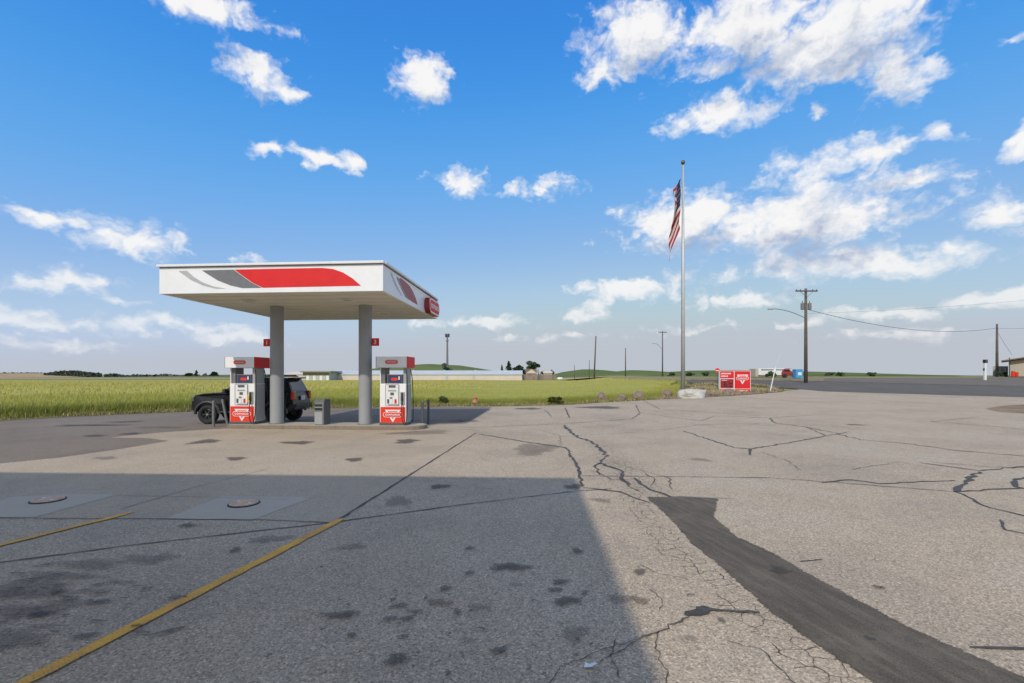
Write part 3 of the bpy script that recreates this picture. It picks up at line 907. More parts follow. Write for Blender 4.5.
MB().box((-CW / 2, -.004, ZT - .022), (CW - .02, .012, .018)).build('dark_strip', 'dark_grey', cn)  # thin dark grey strip on the fascia below the cap trim
MB().box((.004, CD / 2, ZT - .03), (.012, CD - .04, .035)).build('dark_strip', 'dark_grey', cn)
MB().box((-CW / 2, CD / 2, ZT - .05), (CW - .3, CD - .3, .06)).build('roof_deck', 'trim', cn)
n = 18; w = (CD - 2 * T) / n
pm = MB().box((0, 0, 0), (CW - 2 * T - .01, w - .026, .03)).mesh('soffit_panel', .004, 1)
for i in range(n):
    o = link('soffit_panel', pm, 'soffit', cn); o.location = (-CW / 2, T + w * (i + .5), ZB + .05 + (.012 if i % 2 else 0))
MB().box((-CW / 2, CD / 2, ZB + .1), (CW - 2 * T - .02, CD - 2 * T - .02, .04)).build('soffit_backing', 'mid_grey', cn)
# soffit lamps, unlit
for lx, ly in ((-1.9, 1.7), (-5.5, 1.7), (-1.9, 5.4), (-5.5, 5.4)):
    lp = MB().box((lx, ly, ZB + .022), (.42, .42, .03)).build('soffit_lamp', 'trim', cn, .006)
    MB().box((lx, ly, ZB + .004), (.32, .32, .012)).build('lens', 'pale_film', lp)
def decal_front(name, pts, mat):
    poly = [on_front(*p) for p in pts]
    MB().prism(poly, .004, lambda a, b, h: (a, -.0015 - h, b)).build(name, mat, cn)
def decal_side(name, pts, mat):
    poly = [on_side(370 + a / 9.76, 255 + b / 9.76) for a, b in pts]
    MB().prism(poly, .004, lambda a, b, h: (.0015 + h, a, b)).build(name, mat, cn)
decal_front('red_swoosh', [(234.5, 269.6), (280, 268.6), (322, 267.9), (333, 269), (343, 272.5), (353, 278.7), (361, 285.8), (320, 286.6), (263, 287.8), (253, 283), (243, 276)], 'red')
decal_front('grey_swoosh', [(202, 270.4), (233.7, 269.6), (242.3, 276), (252.3, 283), (262, 287.8), (243, 288.2), (231, 285.6), (218, 280.5), (209, 275)], 'grey_film')
decal_front('pale_swoosh', [(178.5, 271), (187, 270.7), (194, 277), (203, 282.5), (214, 286.5), (226, 288.6), (216, 288.7), (203, 285.5), (191, 280)], 'pale_film')
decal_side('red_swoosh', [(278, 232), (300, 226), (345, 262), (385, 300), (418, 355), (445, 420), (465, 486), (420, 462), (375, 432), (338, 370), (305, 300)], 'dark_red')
decal_side('grey_swoosh', [(256, 212), (280, 224), (274, 234), (302, 302), (335, 372), (371, 431), (345, 412), (310, 340), (280, 275)], 'grey_film')
decal_side('pale_swoosh', [(196, 168), (212, 176), (245, 262), (280, 335), (312, 396), (312, 404), (262, 330), (225, 250)], 'pale_film')
# the raised capsule sign on the right fascia
BL, BZ = 5.85, 4.99
bd = MB().prism(capsule(1.85, .68, 10), .22, lambda a, b, h: (.012 + h, BL + a, BZ + b)).build('capsule_sign', 'dark_red', cn, .015)
MB().prism(capsule(1.78, .61, 10), .006, lambda a, b, h: (.232 + h, BL + a, BZ + b)).build('border', 'trim', bd)
MB().prism(capsule(1.66, .49, 10), .006, lambda a, b, h: (.239 + h, BL + a, BZ + b)).build('face', 'red', bd)
put_text('conoco', .38, 'trim', bd, (.250, BL, BZ), (math.pi / 2, 0, math.pi / 2), width=1.45, bold=.006)
# columns
COLS = (-1.84, -5.37); LYC = 3.22
for i, cx in enumerate(COLS):
    cl = MB().lathe([(.245, .10), (.245, ZB + .06)], 32, c=(cx, LYC, 0)).build('column', 'column', cn, smooth=True)
    MB().lathe([(.30, .151), (.30, .175), (.25, .18)], 32, c=(cx, LYC, 0)).build('base_plate', 'mid_grey', cl)
    # pump number flag
    sx = 1 if i == 0 else -1
    fx = cx + sx * (.245 + .16)
    if i == 1: fx = cx - .245 - .14
    fl = MB().box((fx, LYC - .02, 3.30), (.28, .05, .29)).build('number_flag', 'red', cn, .006)
    MB().box((cx + sx * .25, LYC - .02, 3.30), (.05, .03, .2)).build('bracket', 'mid_grey', fl)
    put_text('3' if i == 0 else '1', .22, 'trim', fl, (fx, LYC - .049, 3.30), name='numeral', bold=.004)

# ------------------------------------------------------------------ pump island
def loc2w(lx, ly, z=0): return C0 + EX * lx + EY * ly + Vector((0, 0, z))
isl = bpy.data.objects.new('pump_island', None); COL.objects.link(isl)
isl.location = C0; isl.rotation_euler = (0, 0, YAW); isl['kind'] = 'structure'; isl['label'] = 'raised concrete island with rounded ends under the canopy'
def rr(x0, x1, y0, y1, n=8):
    r = (y1 - y0) / 2; cy = (y0 + y1) / 2; out = []
    for k in range(n + 1):
        a = -math.pi / 2 + math.pi * k / n; out.append((x1 - r + r * math.cos(a), cy + r * math.sin(a)))
    for k in range(n + 1):
        a = math.pi / 2 + math.pi * k / n; out.append((x0 + r + r * math.cos(a), cy + r * math.sin(a)))
    return out
MB().prism(rr(-7.3, .55, 2.62, 3.92), .142, lambda a, b, h: (a, b, h)).build('kerb', 'kerb', isl, .02)
MB().prism(rr(-7.24, .49, 2.68, 3.86), .012, lambda a, b, h: (a, b, .140 + h)).build('slab', 'island', isl)

# ------------------------------------------------------------------ pumps
def make_pump(lx, label, yellow):
    o = loc2w(lx, 3.22, .152)
    t = thing('fuel_pump', o, label, 'fuel pump', YAW, 'fuel pumps on the island')
    D = .34                                     # half depth of the body
    MB().box((0, 0, .05), (1.02, .70, .10)).build('plinth', 'dark_grey', t, .01)
    bd = MB().box((0, 0, .83), (1.0, .66, 1.46)).build('cabinet', 'white', t, .02)
    for sx in (-1, 1):
        MB().box((sx * .508, 0, .83), (.012, .60, 1.40)).build('side_panel', 'pump_grey', bd, .004)
    for sy in (-1, 1):
        def fp(y): return sy * (.33 + y)
        pn = MB().box((0, fp(.008), .385), (.94, .018, .60)).build('lower_panel', 'orange_red', t, .004)
        # triangle emblem with its capsule
        tri = [(-.30, .585), (.30, .585), (0, .115)]
        MB().prism(tri, .004, lambda a, b, h: (a, fp(.018 + h), b)).build('triangle', 'trim', pn)
        MB().prism([(-.19, .53), (.19, .53), (0, .225)], .004, lambda a, b, h: (a, fp(.0225 + h), b)).build('triangle', 'orange_red', pn)
        MB().prism(capsule(.74, .20), .004, lambda a, b, h: (a, fp(.027 + h), b + .40)).build('capsule', 'trim', pn)
        MB().prism(capsule(.70, .16), .004, lambda a, b, h: (a, fp(.0315 + h), b + .40)).build('capsule', 'orange_red', pn)
        put_text('conoco', .14, 'trim', pn, (0, fp(.039), .40), (math.pi / 2, 0, 0 if sy < 0 else math.pi), width=.56, bold=.002)
        # keypad door with display, keys and grade buttons
        kp = MB().box((-.02, fp(.014), 1.13), (.50, .03, .80)).build('keypad_door', 'trim', t, .03)
        fr = MB(); 
        for c, d in (((-.02, fp(.031), 1.535), (.50, .012, .014)), ((-.27, fp(.031), 1.13), (.014, .012, .80)), ((.23, fp(.031), 1.13), (.014, .012, .80))): fr.box(c, d)
        fr.build('door_frame', 'mid_grey', kp)
        MB().box((-.02, fp(.034), 1.46), (.26, .014, .09)).build('display', 'dark_grey', kp)
        MB().box((-.02, fp(.034), 1.30), (.30, .012, .05)).build('display', 'pump_grey', kp)
        MB().box((-.02, fp(.034), 1.18), (.13, .012, .10)).build('keypad', 'dark_grey', kp)
        for gx, gm in ((-.17, 'dark_grey'), (-.04, 'trim'), (.11, 'red')):
            MB().box((gx, fp(.036), .90), (.075, .016, .16)).build('grade_button', gm, kp, .004)
        MB().box((-.06, fp(.036), 1.03), (.10, .014, .06)).build('card_slot', 'mid_grey', kp)
        MB().box((.02, fp(.034), .77), (.40, .012, .03)).build('label_strip', 'mid_grey', kp)
        # screen
        sn = MB().box((.07, fp(-.05), 1.74), (.58, .10, .34)).build('screen_case', 'mid_grey', t, .01)
        MB().box((.07, fp(.003), 1.74), (.53, .012, .29)).build('screen', 'screen', sn)
        MB().prism(capsule(.26, .10, 6), .004, lambda a, b, h: (a + .06, fp(.0095 + h), b + 1.73)).build('screen_mark', 'orange_red', sn)
        MB().box((.24, fp(.0115), 1.77), (.05, .005, .13)).build('screen_mark', 'trim', sn)
        MB().box((.07, fp(.0105), 1.90), (.56, .012, .018)).build('screen_edge', 'orange', sn)
        # nozzle in its boot, hose looping up to the top of the post
        nb = MB().box((.37, fp(.02), 1.02), (.15, .06, .46)).build('nozzle_boot', 'pump_grey', t, .01)
        nz = MB(); nz.box((.37, fp(.075), 1.08), (.06, .07, .30), Matrix.Rotation(.15 * sy, 3, 'X')); nz.tube([(.37, fp(.07), .95), (.37, fp(.10), .85), (.37, fp(.06), .76)], .022, 8)
        nz.build('nozzle', 'black', t, .008)
        if yellow: MB().box((.30, fp(.055), 1.0), (.07, .05, .30)).build('yellow_nozzle', 'yellow', t, .01)
        pts = [(.37, fp(.10), .86), (.38, fp(.16), .55), (.41, fp(.18), .25), (.47, fp(.16), .07), (.535, fp(.12), .12), (.565, fp(.06), .5), (.57, fp(.03), 1.1), (.55, fp(.0), 1.7), (.50, fp(-.05), 2.1)]
        mb = MB(); sm = []
        for i in range(len(pts) - 1):
            p0, p1, p2, p3 = (Vector(pts[max(0, min(len(pts) - 1, i + k))]) for k in (-1, 0, 1, 2))
            for q in range(5):
                s = q / 5
                sm.append(.5 * ((2 * p1) + (p2 - p0) * s + (2 * p0 - 5 * p1 + 4 * p2 - p3) * s * s + (3 * p1 - p0 - 3 * p2 + p3) * s ** 3))
        sm.append(Vector(pts[-1])); mb.tube(sm, .016, 8); mb.build('hose', 'black', t, smooth=True)
    # uprights carrying the header, open between them
    MB().box((-.405, 0, 1.87), (.16, .50, .62)).build('upright', 'mid_grey', t, .008)
    MB().box((-.486, -.02, 1.87), (.03, .56, .62)).build('upright_trim', 'white', t, .004)
    MB().box((.445, 0, 1.87), (.11, .60, .62)).build('upright', 'pump_grey', t, .008)
    hd = MB().box((0, 0, 2.365), (1.16, .98, .41)).build('header', 'white', t, .012)
    for sx in (-1, 1): MB().box((sx * .590, 0, 2.365), (.022, .99, .42)).build('end_cap', 'red' if sx > 0 else 'pump_grey', hd, .004)
    for sy in (-1, 1):
        MB().prism(capsule(.50, .155), .005, lambda a, b, h: (a, sy * (.491 + h), b + 2.37)).build('capsule', 'orange_red', hd)
        MB().prism(capsule(.47, .125), .004, lambda a, b, h: (a, sy * (.4965 + h), b + 2.37)).build('capsule', 'trim', hd)
        MB().prism(capsule(.455, .11), .004, lambda a, b, h: (a, sy * (.501 + h), b + 2.37)).build('capsule', 'orange_red', hd)
        put_text('conoco', .10, 'trim', hd, (0, sy * .508, 2.37), (math.pi / 2, 0, 0 if sy < 0 else math.pi), width=.36, bold=.001)
    return t
make_pump(to_local(px_at(237.6, 17.75), 17.75)[0], 'white and red fuel pump with yellow nozzle in front of the black SUV', True)
make_pump(to_local(px_at(393, 17.6), 17.6)[0], 'white and red fuel pump standing alone right of the right column', False)

# ------------------------------------------------------------------ bin and bollards on the island
def make_bin():
    lx = to_local(px_at(320, 17.75), 17.75)[0]
    t = thing('waste_bin', loc2w(lx, 3.05, .152), 'grey box waste bin with black slots between the two columns', 'waste bin', YAW)
    MB().box((0, 0, .43), (.36, .56, .86)).build('body', 'mid_grey', t, .015)
    for sx in (-1, 1): MB().box((sx * .184, 0, .44), (.012, .50, .80)).build('side_panel', 'dark_grey', t, .003)
    MB().box((-.02, -.284, .26), (.30, .012, .46)).build('door', 'pump_grey', t, .003)
    for z in (.60, .74): MB().box((-.02, -.282, z), (.28, .02, .085)).build('slot', 'black', t, .004)
    MB().box((-.02, -.287, .67), (.30, .016, .03)).build('shelf', 'pump_grey', t)
    MB().prism([(-.29, .862), (.29, .862), (.22, .965), (-.20, .985)], .40, lambda a, b, h: (h - .20, a, b)).build('lid', 'dark_grey', t, .02)
make_bin()
def bollard(px, py, lean, label):
    x, y = P(px, py)
    t = thing('bollard', (x, y, 0), label, 'bollard', 0, 'steel posts guarding the ends of the island')
    top = Vector((lean, 0, 1.0))
    mb = MB(); mb.tube([(0, 0, .0), tuple(top)], .05, 14); mb.build('post', 'dark_grey' if px > 400 else 'mid_grey', t, smooth=False)
    mb = MB(); mb.lathe([(.05, 0), (.045, .02), (.025, .035), (.001, .04)], 14, c=tuple(top)); mb.build('cap', 'mid_grey', t)
    mb = MB(); mb.lathe([(.10, .006), (.10, .018), (.055, .02)], 14); mb.build('foot', 'mid_grey', t)
bollard(213.5, 427, 0, 'upright grey steel bollard before the front wheel of the SUV')
bollard(227.5, 424.6, -.20, 'leaning grey steel bollard touching the left pump')
bollard(422.5, 427, 0, 'nearer dark bollard right of the right pump')
bollard(428.5, 424.4, 0, 'farther dark bollard right of the right pump')

# ------------------------------------------------------------------ black SUV
def make_suv():
    # local frame: +x nose, y = left side, z up; left side faces the camera
    xr = px_at(292.8, 21.1); xf = px_at(207, 19.45)
    cx, cy = (xf + xr) / 2, 20.36
    t = thing('suv', (cx, cy, ter(cx, cy) + .006), 'black SUV with red tail lamp parked behind the left pump', 'car', math.pi + .02)
    WB = abs(xf - xr) / 2
    R = .395; W = .90
    def arch(xc, r, n=11, z0=.50):
        a0 = math.asin(max(-1, min(1, (z0 - R) / r)))
        return [(xc - r * math.cos(a0 + (math.pi - 2 * a0) * k / n), R + r * math.sin(a0 + (math.pi - 2 * a0) * k / n)) for k in range(n + 1)]
    FX, RX = WB, -WB
    prof = [(RX - .70, .56)] + [(RX - .52, .50)] + arch(RX, .47) + arch(FX, .47) + [(FX + .55, .50), (FX + .70, .58), (FX + .765, .72), (FX + .76, .95), (FX + .70, 1.10), (FX + .58, 1.20),
            (FX + .2, 1.265), (FX - .35, 1.305), (FX - .62, 1.32), (RX - .52, 1.34), (RX - .66, 1.30), (RX - .72, 1.05), (RX - .74, .80), (RX - .76, .66)]
    mb = MB()
    n = len(prof)
    # five slices across give the flanks some roundness
    ys = [(-W, .035), (-W + .05, 0), (W - .05, 0), (W, .035)]
    cxm, czm = 0, .9
    for y, ins in ys:
        vs = []
        for (x, z) in prof:
            k = 1.0
            nar = 0.0
            if x > FX + .3: nar = (x - FX - .3) * .32           # nose narrows
            if z > 1.15: nar += (z - 1.15) * .22
            yy = math.copysign(abs(y) - nar - (0), y)
            vs.append((x - math.copysign(min(ins, .03), x) if abs(x) > WB + .5 else x, yy, z - (ins if z > 1.0 else 0)))
        mb.v += vs
    for s in range(3):
        mb.f += [(s * n + i, s * n + (i + 1) % n, (s + 1) * n + (i + 1) % n, (s + 1) * n + i) for i in range(n)]
    mb.f.append(tuple(range(n))[::-1]); mb.f.append(tuple(3 * n + i for i in range(n)))
    body = mb.build('body', 'paint_car', t, .018)
    # greenhouse
    zb, zt = 1.30, 1.90
    wb_, wt = .86, .68
    xb0, xb1, xt0, xt1 = RX - .66, FX - .55, RX - .40, FX - 1.30
    def hx(x, z):                                            # half width at height
        return wb_ + (wt - wb_) * (z - zb) / (zt - zb)
    g = MB()
    vs = []
    for s in (-1, 1):
        vs += [(xb0, s * wb_, zb), (xb1, s * wb_, zb), (xt1, s * wt, zt), (xt1 - .45, s * wt, zt + .035), (xt0 + .2, s * wt, zt + .03), (xt0, s * wt, zt)]
    g.add(vs, [tuple(range(6))[::-1], tuple(range(6, 12))] + [(i, (i + 1) % 6, 6 + (i + 1) % 6, 6 + i) for i in range(6)])
    g.build('cabin', 'paint_car', t, .04, seg=3)
    def side_quad(name, pts, mat, s, out=.006, parent=t):
        vs = [(x, s * (hx(x, z) + out), z) for x, z in pts] + [(x, s * (hx(x, z) - .02), z) for x, z in pts]
        m = len(pts)
        mbq = MB(); mbq.add(vs, [tuple(range(m)), tuple(range(m, 2 * m))[::-1]] + [(i, (i + 1) % m, m + (i + 1) % m, m + i) for i in range(m)])
        return mbq.build(name, mat, parent)
    for s in (-1, 1):
        side_quad('side_window', [(FX - .72, 1.36), (FX - .78, 1.40), (FX - 1.32, 1.83), (FX - 1.55, 1.84), (FX - 1.57, 1.36)], 'glass', s)
        side_quad('side_window', [(FX - 1.66, 1.36), (FX - 1.65, 1.84), (RX + .32, 1.84), (RX + .25, 1.38)], 'glass', s)
        side_quad('side_window', [(RX + .16, 1.39), (RX + .22, 1.84), (RX - .38, 1.82), (RX - .56, 1.42)], 'glass', s)
        # doors stand a little proud of the flank, with handles
        for x0, x1 in ((FX - 1.62, FX - .66), (RX + .30, FX - 1.64)):
            poly = [(x0 + (.22 if x0 < 0 else .0), .58), (x1, .58), (x1, 1.20), (x0, 1.20)]
            d = MB().prism(poly, .010, lambda a, b, h: (a, s * (W - .002 + h), b)).build('door', 'paint_car', t, .004)
            MB().box((x0 + .14, s * (W + .022), 1.12), (.17, .03, .035)).build('handle', 'car_trim', d, .008)
        # wheel arch flares
        for xc in (FX, RX):
            m = MB(); A = [math.radians(a) for a in range(-2, 184, 12)]
            ring = []
            for a in A:
                for rr_, yy in ((.455, W - .06), (.455, W + .045), (.50, W + .05), (.545, W + .01)):
                    ring.append((xc + rr_ * math.cos(a), s * yy, R + .03 + rr_ * math.sin(a)))
            q = 4
            m.add(ring, [(i * q + k, i * q + k + 1, (i + 1) * q + k + 1, (i + 1) * q + k) for i in range(len(A) - 1) for k in range(3)])
            m.build('wheel_arch', 'car_trim', t, smooth=True)
        MB().box((0, s * (W - .01), .50), (2 * WB - 1.0, .10, .07)).build('side_step', 'car_trim', t, .02)
        # mirror
        mr = MB().box((FX - .78, s * (W + .10), 1.38), (.12, .20, .17)).build('mirror', 'car_trim', t, .03)
        # lamps
        tl = MB().box((RX - .70, s * (W - .10), 1.17), (.13, .22, .36)).build('tail_lamp', 'tail', t, .03)
        MB().box((FX + .66, s * (W - .30), 1.02), (.14, .36, .17)).build('headlight', 'dark_grey', t, .03)
        MB().tube([(xt0 + .10, s * (wt - .06), zt + .075), (xt1 - .25, s * (wt - .06), zt + .085)], .022, 8).build('roof_rail', 'car_trim', t)
    # rack on the roof
    rk = MB()
    for k in range(5): rk.box((xt0 + .25 + k * .36, 0, zt + .10), (.05, 1.24, .025))
    for s in (-1, 1): rk.box((xt0 + .97, s * .60, zt + .115), (1.6, .03, .04))
    rk.build('roof_rack', 'car_trim', t)
    # windscreen, rear window, spoiler
    def cross_quad(name, x0, z0, w0, x1, z1, w1, mat, out):
        nrm = Vector((z1 - z0, 0, -(x1 - x0))).normalized() * out
        vs = [(x0, -w0, z0), (x0, w0, z0), (x1, w1, z1), (x1, -w1, z1)]
        vs = [tuple(Vector(p) + nrm) for p in vs] + [tuple(Vector(p) - nrm * 2) for p in vs]
        mbq = MB(); mbq.add(vs, [(0, 1, 2, 3), (7, 6, 5, 4), (0, 4, 5, 1), (1, 5, 6, 2), (2, 6, 7, 3), (3, 7, 4, 0)])
        return mbq.build(name, mat, t)
    def lerp(a, b, k): return a + (b - a) * k
    cross_quad('windscreen', lerp(xb1, xt1, .10), lerp(zb, zt, .10), .78, lerp(xb1, xt1, .92), lerp(zb, zt, .92), .63, 'glass', .008)
    cross_quad('rear_window', lerp(xb0, xt0, .14), lerp(zb, zt, .14), .72, lerp(xb0, xt0, .86), lerp(zb, zt, .86), .60, 'glass', -.010)
    MB().box((xt0 - .10, 0, zt + .0), (.30, 1.24, .05), Matrix.Rotation(.12, 3, 'Y')).build('spoiler', 'paint_car', t, .015)
    MB().box((RX - .77, 0, .70), (.16, 1.62, .22)).build('rear_bumper', 'car_trim', t, .04)
    MB().box((FX + .74, 0, .68), (.16, 1.40, .24)).build('front_bumper', 'car_trim', t, .05)
    MB().box((FX + .72, 0, .96), (.10, .92, .20)).build('grille', 'car_trim', t, .02)
    pl = MB().box((RX - .775, 0, 1.06), (.03, .40, .19)).build('number_plate', 'plate', t, .004)
    mb = MB(); mb.box((RX - .92, 0, .62), (.22, .06, .06)); mb.lathe([(.001, .76), (.03, .75), (.035, .72), (.02, .69), (.02, .65)], 10, c=(RX - 1.0, 0, 0)); mb.build('tow_hitch', 'mid_grey', t)
    MB().box((0, 0, .42), (2.3, .8, .12)).build('chassis', 'black', t)
    # wheels
    for xc in (FX, RX):
        for s in (-1, 1):
            wy = s * (W - .10)
            wl = MB(); wl.lathe([(.235, -.125), (.33, -.13), (.375, -.115), (R, -.07), (R, .07), (.375, .115), (.33, .13), (.235, .125), (.235, -.125)], 32, 'y', (xc, wy, R))
            tyre = wl.build('wheel', 'tyre', t, smooth=True)
            rm = MB(); rm.lathe([(.236, -.10), (.236, .10), (.215, .112), (.20, .09), (.19, .02), (.001, .02)], 28, 'y', (xc, wy, R))
            if s < 0: rm.v = [(x, 2 * wy - y, z) for x, y, z in rm.v]
            rm.build('rim', 'rim', tyre, smooth=False)
            for k in range(6):
                a = k * math.pi / 3
                MB().box((xc + .11 * math.cos(a), wy + s * .075, R + .11 * math.sin(a)), (.21, .03, .045), Matrix.Rotation(-a, 3, 'Y')).build('spoke', 'rim', tyre, .006)
            mb = MB(); mb.lathe([(.055, .06), (.05, .10), (.001, .105)], 14, 'y', (xc, wy, R))
            if s < 0: mb.v = [(x, 2 * wy - y, z) for x, y, z in mb.v]
            mb.build('hub_cap', 'mid_grey', tyre)
make_suv()

# ------------------------------------------------------------------ flagpole and flag
FD = 38.0
fx = px_at(683, FD); fz = ter(fx, FD)
fp = thing('flagpole', (fx, FD, fz - .02), 'tall silver flagpole with a dark ball on top', 'flagpole')
FT = z_at(165, FD) - fz
mb = MB(); mb.tube([(0, 0, 0), (0, 0, FT * .45), (0, 0, FT)], [.165, .135, .07], 20); mb.build('pole', 'alu', fp, smooth=True)
mb = MB(); mb.lathe([(.001, FT + .42), (.12, FT + .36), (.17, FT + .24), (.13, FT + .1), (.06, FT + .05), (.07, FT - .02)], 16); mb.build('ball', 'gold', fp, smooth=True)
mb = MB(); mb.lathe([(.32, .0), (.30, .07), (.2, .12), (.165, .13)], 20); mb.build('collar', 'alu', fp)
mb = MB(); mb.tube([(-.10, -.1, FT - .1), (-.20, -.17, 1.4)], .012, 5); mb.build('halyard', 'wire', fp)
mb = MB(); mb.box((-.19, -.02, 1.4), (.05, .05, .22)); mb.build('cleat', 'mid_grey', fp)

def flag():
    rows, cols = 39, 56
    def pt(px, py, dy=0): return Vector((px_at(px, FD), FD + dy, z_at(py, FD)))
    top, bot = pt(680.9, 178), pt(679.6, 229)
    etop, ebot = pt(675.2, 190), pt(667.8, 263)
    vs = []
    for r in range(rows + 1):
        v = r / rows
        for c in range(cols + 1):
            u = c / cols
            a = top.lerp(bot, v); b = etop.lerp(ebot, v)
            p = a.lerp(b, u)
            amp = .08 + .32 * min(1, u * 2.2)
            p.y += amp * math.sin(9.0 * v + 2.4 * u + .4) + .10 * math.sin(17 * v - 5 * u)
            p.x += .09 * math.sin(8.0 * v + 4.5 * u) * min(1, u * 3) - .10 * math.sin(math.pi * u)
            p.z += .10 * math.sin(7 * v + 9 * u) * u
            vs.append(p - Vector((fx, FD, fz)))
    me = bpy.data.meshes.new('flag')
    me.from_pydata([tuple(p) for p in vs], [], [(r * (cols + 1) + c, r * (cols + 1) + c + 1, (r + 1) * (cols + 1) + c + 1, (r + 1) * (cols + 1) + c) for r in range(rows) for c in range(cols)])
    for m in ('flag_red', 'flag_white', 'flag_blue'): me.materials.append(M[m])
    idx = []
    for r in range(rows):
        for c in range(cols):
            if r < 21 and c < 23:
                idx.append(1 if (r % 4 == 2 and (c + (r // 4) % 2 * 2) % 4 == 1) else 2)
            else: idx.append((r // 3) % 2)
    me.polygons.foreach_set('material_index', idx)
    o = link('flag', me, None, None, True); o.location = (fx, FD, fz)
    sol = o.modifiers.new('cloth', 'SOLIDIFY'); sol.thickness = .008
    tag(o, 'limp striped flag with starred blue corner hanging from the flagpole', 'flag')
flag()

# ------------------------------------------------------------------ red price sign, boulders, berm
def sbox(px0, px1, py0, py1, d):
    return px_at(px0, d), px_at(px1, d), z_at(py1, d), z_at(py0, d)
SD = 39.5
sx0, sx1, sz0, sz1 = sbox(719, 750, 370.8, 392.6, SD)
scx = (sx0 + sx1) / 2; sgz = ter(scx, SD)
sg = thing('price_sign', (scx, SD, sgz), 'red price sign with white triangle emblem in a white frame', 'sign')
def S(px, py, d=SD): return (px_at(px, d) - scx, z_at(py, d) - sgz)
def srect(name, px0, px1, py0, py1, y, th, mat, par):
    a, b = S(px0, py1), S(px1, py0)
    return MB().box(((a[0] + b[0]) / 2, y, (a[1] + b[1]) / 2), (b[0] - a[0], th, b[1] - a[1])).build(name, mat, par)
back = srect('cabinet', 719.2, 750, 370.8, 392.8, 0, .22, 'trim', sg)
lp_ = srect('panel', 719.5, 733.2, 371.2, 378.2, -.116, .02, 'red', sg)
lp2 = srect('panel', 719.8, 732.9, 379.0, 388.0, -.116, .02, 'dark_red', sg)
rp = srect('panel', 734.0, 749.5, 371.2, 388.4, -.116, .02, 'red', sg)
lp3 = srect('panel', 719.8, 732.9, 389.0, 392.3, -.116, .02, 'red', sg)
rp2 = srect('panel', 734.0, 749.5, 389.0, 392.5, -.116, .02, 'red', sg)
for a, b, y0, y1, par in ((720.6, 729.8, 372.8, 374.2, lp_), (720.6, 727, 375.4, 376.8, lp_), (721, 726.6, 379.8, 380.6, lp2), (720.8, 726.5, 389.9, 391.2, lp3), (736, 747, 390.0, 391.2, rp2)):
    k = a
    while k < b - .4:
        w_ = random.uniform(.5, .95); srect('letter_stroke', k, k + w_, y0 + random.uniform(0, .25), y1, -.1285, .004, 'trim', par); k += w_ + .25
for a, b, y0, y1 in ((723.4, 724.8, 381.6, 386.8), (725.4, 726.2, 384, 386.8), (728, 731.6, 383, 384.2), (728.4, 731.2, 385.6, 386.8)):
    srect('digit_stroke', a, b, y0, y1, -.1285, .004, 'black', lp2)
tri = [S(736.2, 374.6), S(747.6, 374.6), S(741.7, 384.4)]
MB().prism(tri, .004, lambda a, b, h: (a, -.1275 - h, b)).build('triangle', 'trim', rp)
tri = [S(738.0, 375.6), S(745.6, 375.6), S(741.7, 382.0)]
MB().prism(tri, .004, lambda a, b, h: (a, -.132 - h, b)).build('triangle', 'red', rp)
cc = S(741.7, 378.3); kw = 12.6 / F * SD; kh = 3.4 / F * SD
MB().prism(capsule(kw, kh), .004, lambda a, b, h: (a + cc[0], -.1365 - h, b + cc[1])).build('capsule', 'trim', rp)
MB().prism(capsule(kw * .93, kh * .76), .004, lambda a, b, h: (a + cc[0], -.141 - h, b + cc[1])).build('capsule', 'red', rp)
put_text('conoco', kh * .62, 'trim', rp, (cc[0], -.148, cc[1]), width=kw * .76, bold=.004)
zlow = S(719, 392.8)[1]
for px in (722, 747):
    MB().box((S(px, 390)[0], .03, (zlow + .1) / 2 - .2), (.12, .1, zlow + .5)).build('leg', 'mid_grey', sg)

# round red no-entry sign on a post beside it
ND = 40.2
nx_ = px_at(717.3, ND); ngz = ter(nx_, ND)
ne = thing('no_entry_sign', (nx_, ND, ngz), 'small round red no-entry sign on a thin post left of the price sign', 'sign')
zt_ = z_at(370.6, ND) - ngz
mb = MB(); mb.tube([(0, .03, 0), (0, .03, zt_ + .15)], .035, 8); mb.build('post', 'wood', ne)
f0 = MB().lathe([(.001, -.012), (.21, -.012), (.21, .0), (.001, .0)], 24, 'y', (0, -.02, zt_)).build('disc', 'red', ne)
MB().box((0, -.036, zt_), (.30, .006, .075)).build('bar', 'trim', f0)

def rock(name, px, py, w, h, label, mat, cat='boulder', group=None, seed=0, flat=.0):
    x, y = P(px, py); y += w * .35
    bm = bmesh.new(); bmesh.ops.create_icosphere(bm, subdivisions=4, radius=1)
    for v in bm.verts:
        n0 = mnoise.fractal(v.co * 1.1 + Vector((seed * 7.3, 0, 0)), 1.0, 2.0, 4)
        n1 = mnoise.noise(v.co * 5 + Vector((seed, 3, 0)))
        v.co *= 1 + .33 * n0 + .05 * n1
        if flat and v.co.z > flat: v.co.z = flat + (v.co.z - flat) * .15
        v.co.x *= w / 2; v.co.y *= w * .42; v.co.z *= h * .62
        v.co.z = max(v.co.z, -h * .25)
        v.co.z += h * .2
    me = bpy.data.meshes.new(name); bm.to_mesh(me); bm.free()
    o = link(name, me, mat); o.location = (x, y, ter(x, y))
    return tag(o, label, cat, group)
rock('boulder', 602, 401.2, .82, .75, 'brown boulder at the field edge, leftmost of the row', 'rock', group='brown boulders along the field edge', seed=1)
rock('boulder', 623, 400.6, .72, .55, 'brown boulder at the field edge, second from the left', 'rock', group='brown boulders along the field edge', seed=2)
rock('boulder', 639, 399.8, .95, .75, 'brown boulder at the field edge, third and largest of the row', 'rock', group='brown boulders along the field edge', seed=3)
rock('boulder', 668, 398.0, .85, .70, 'brown boulder nearest the flagpole on its left', 'rock', group='brown boulders along the field edge', seed=4)
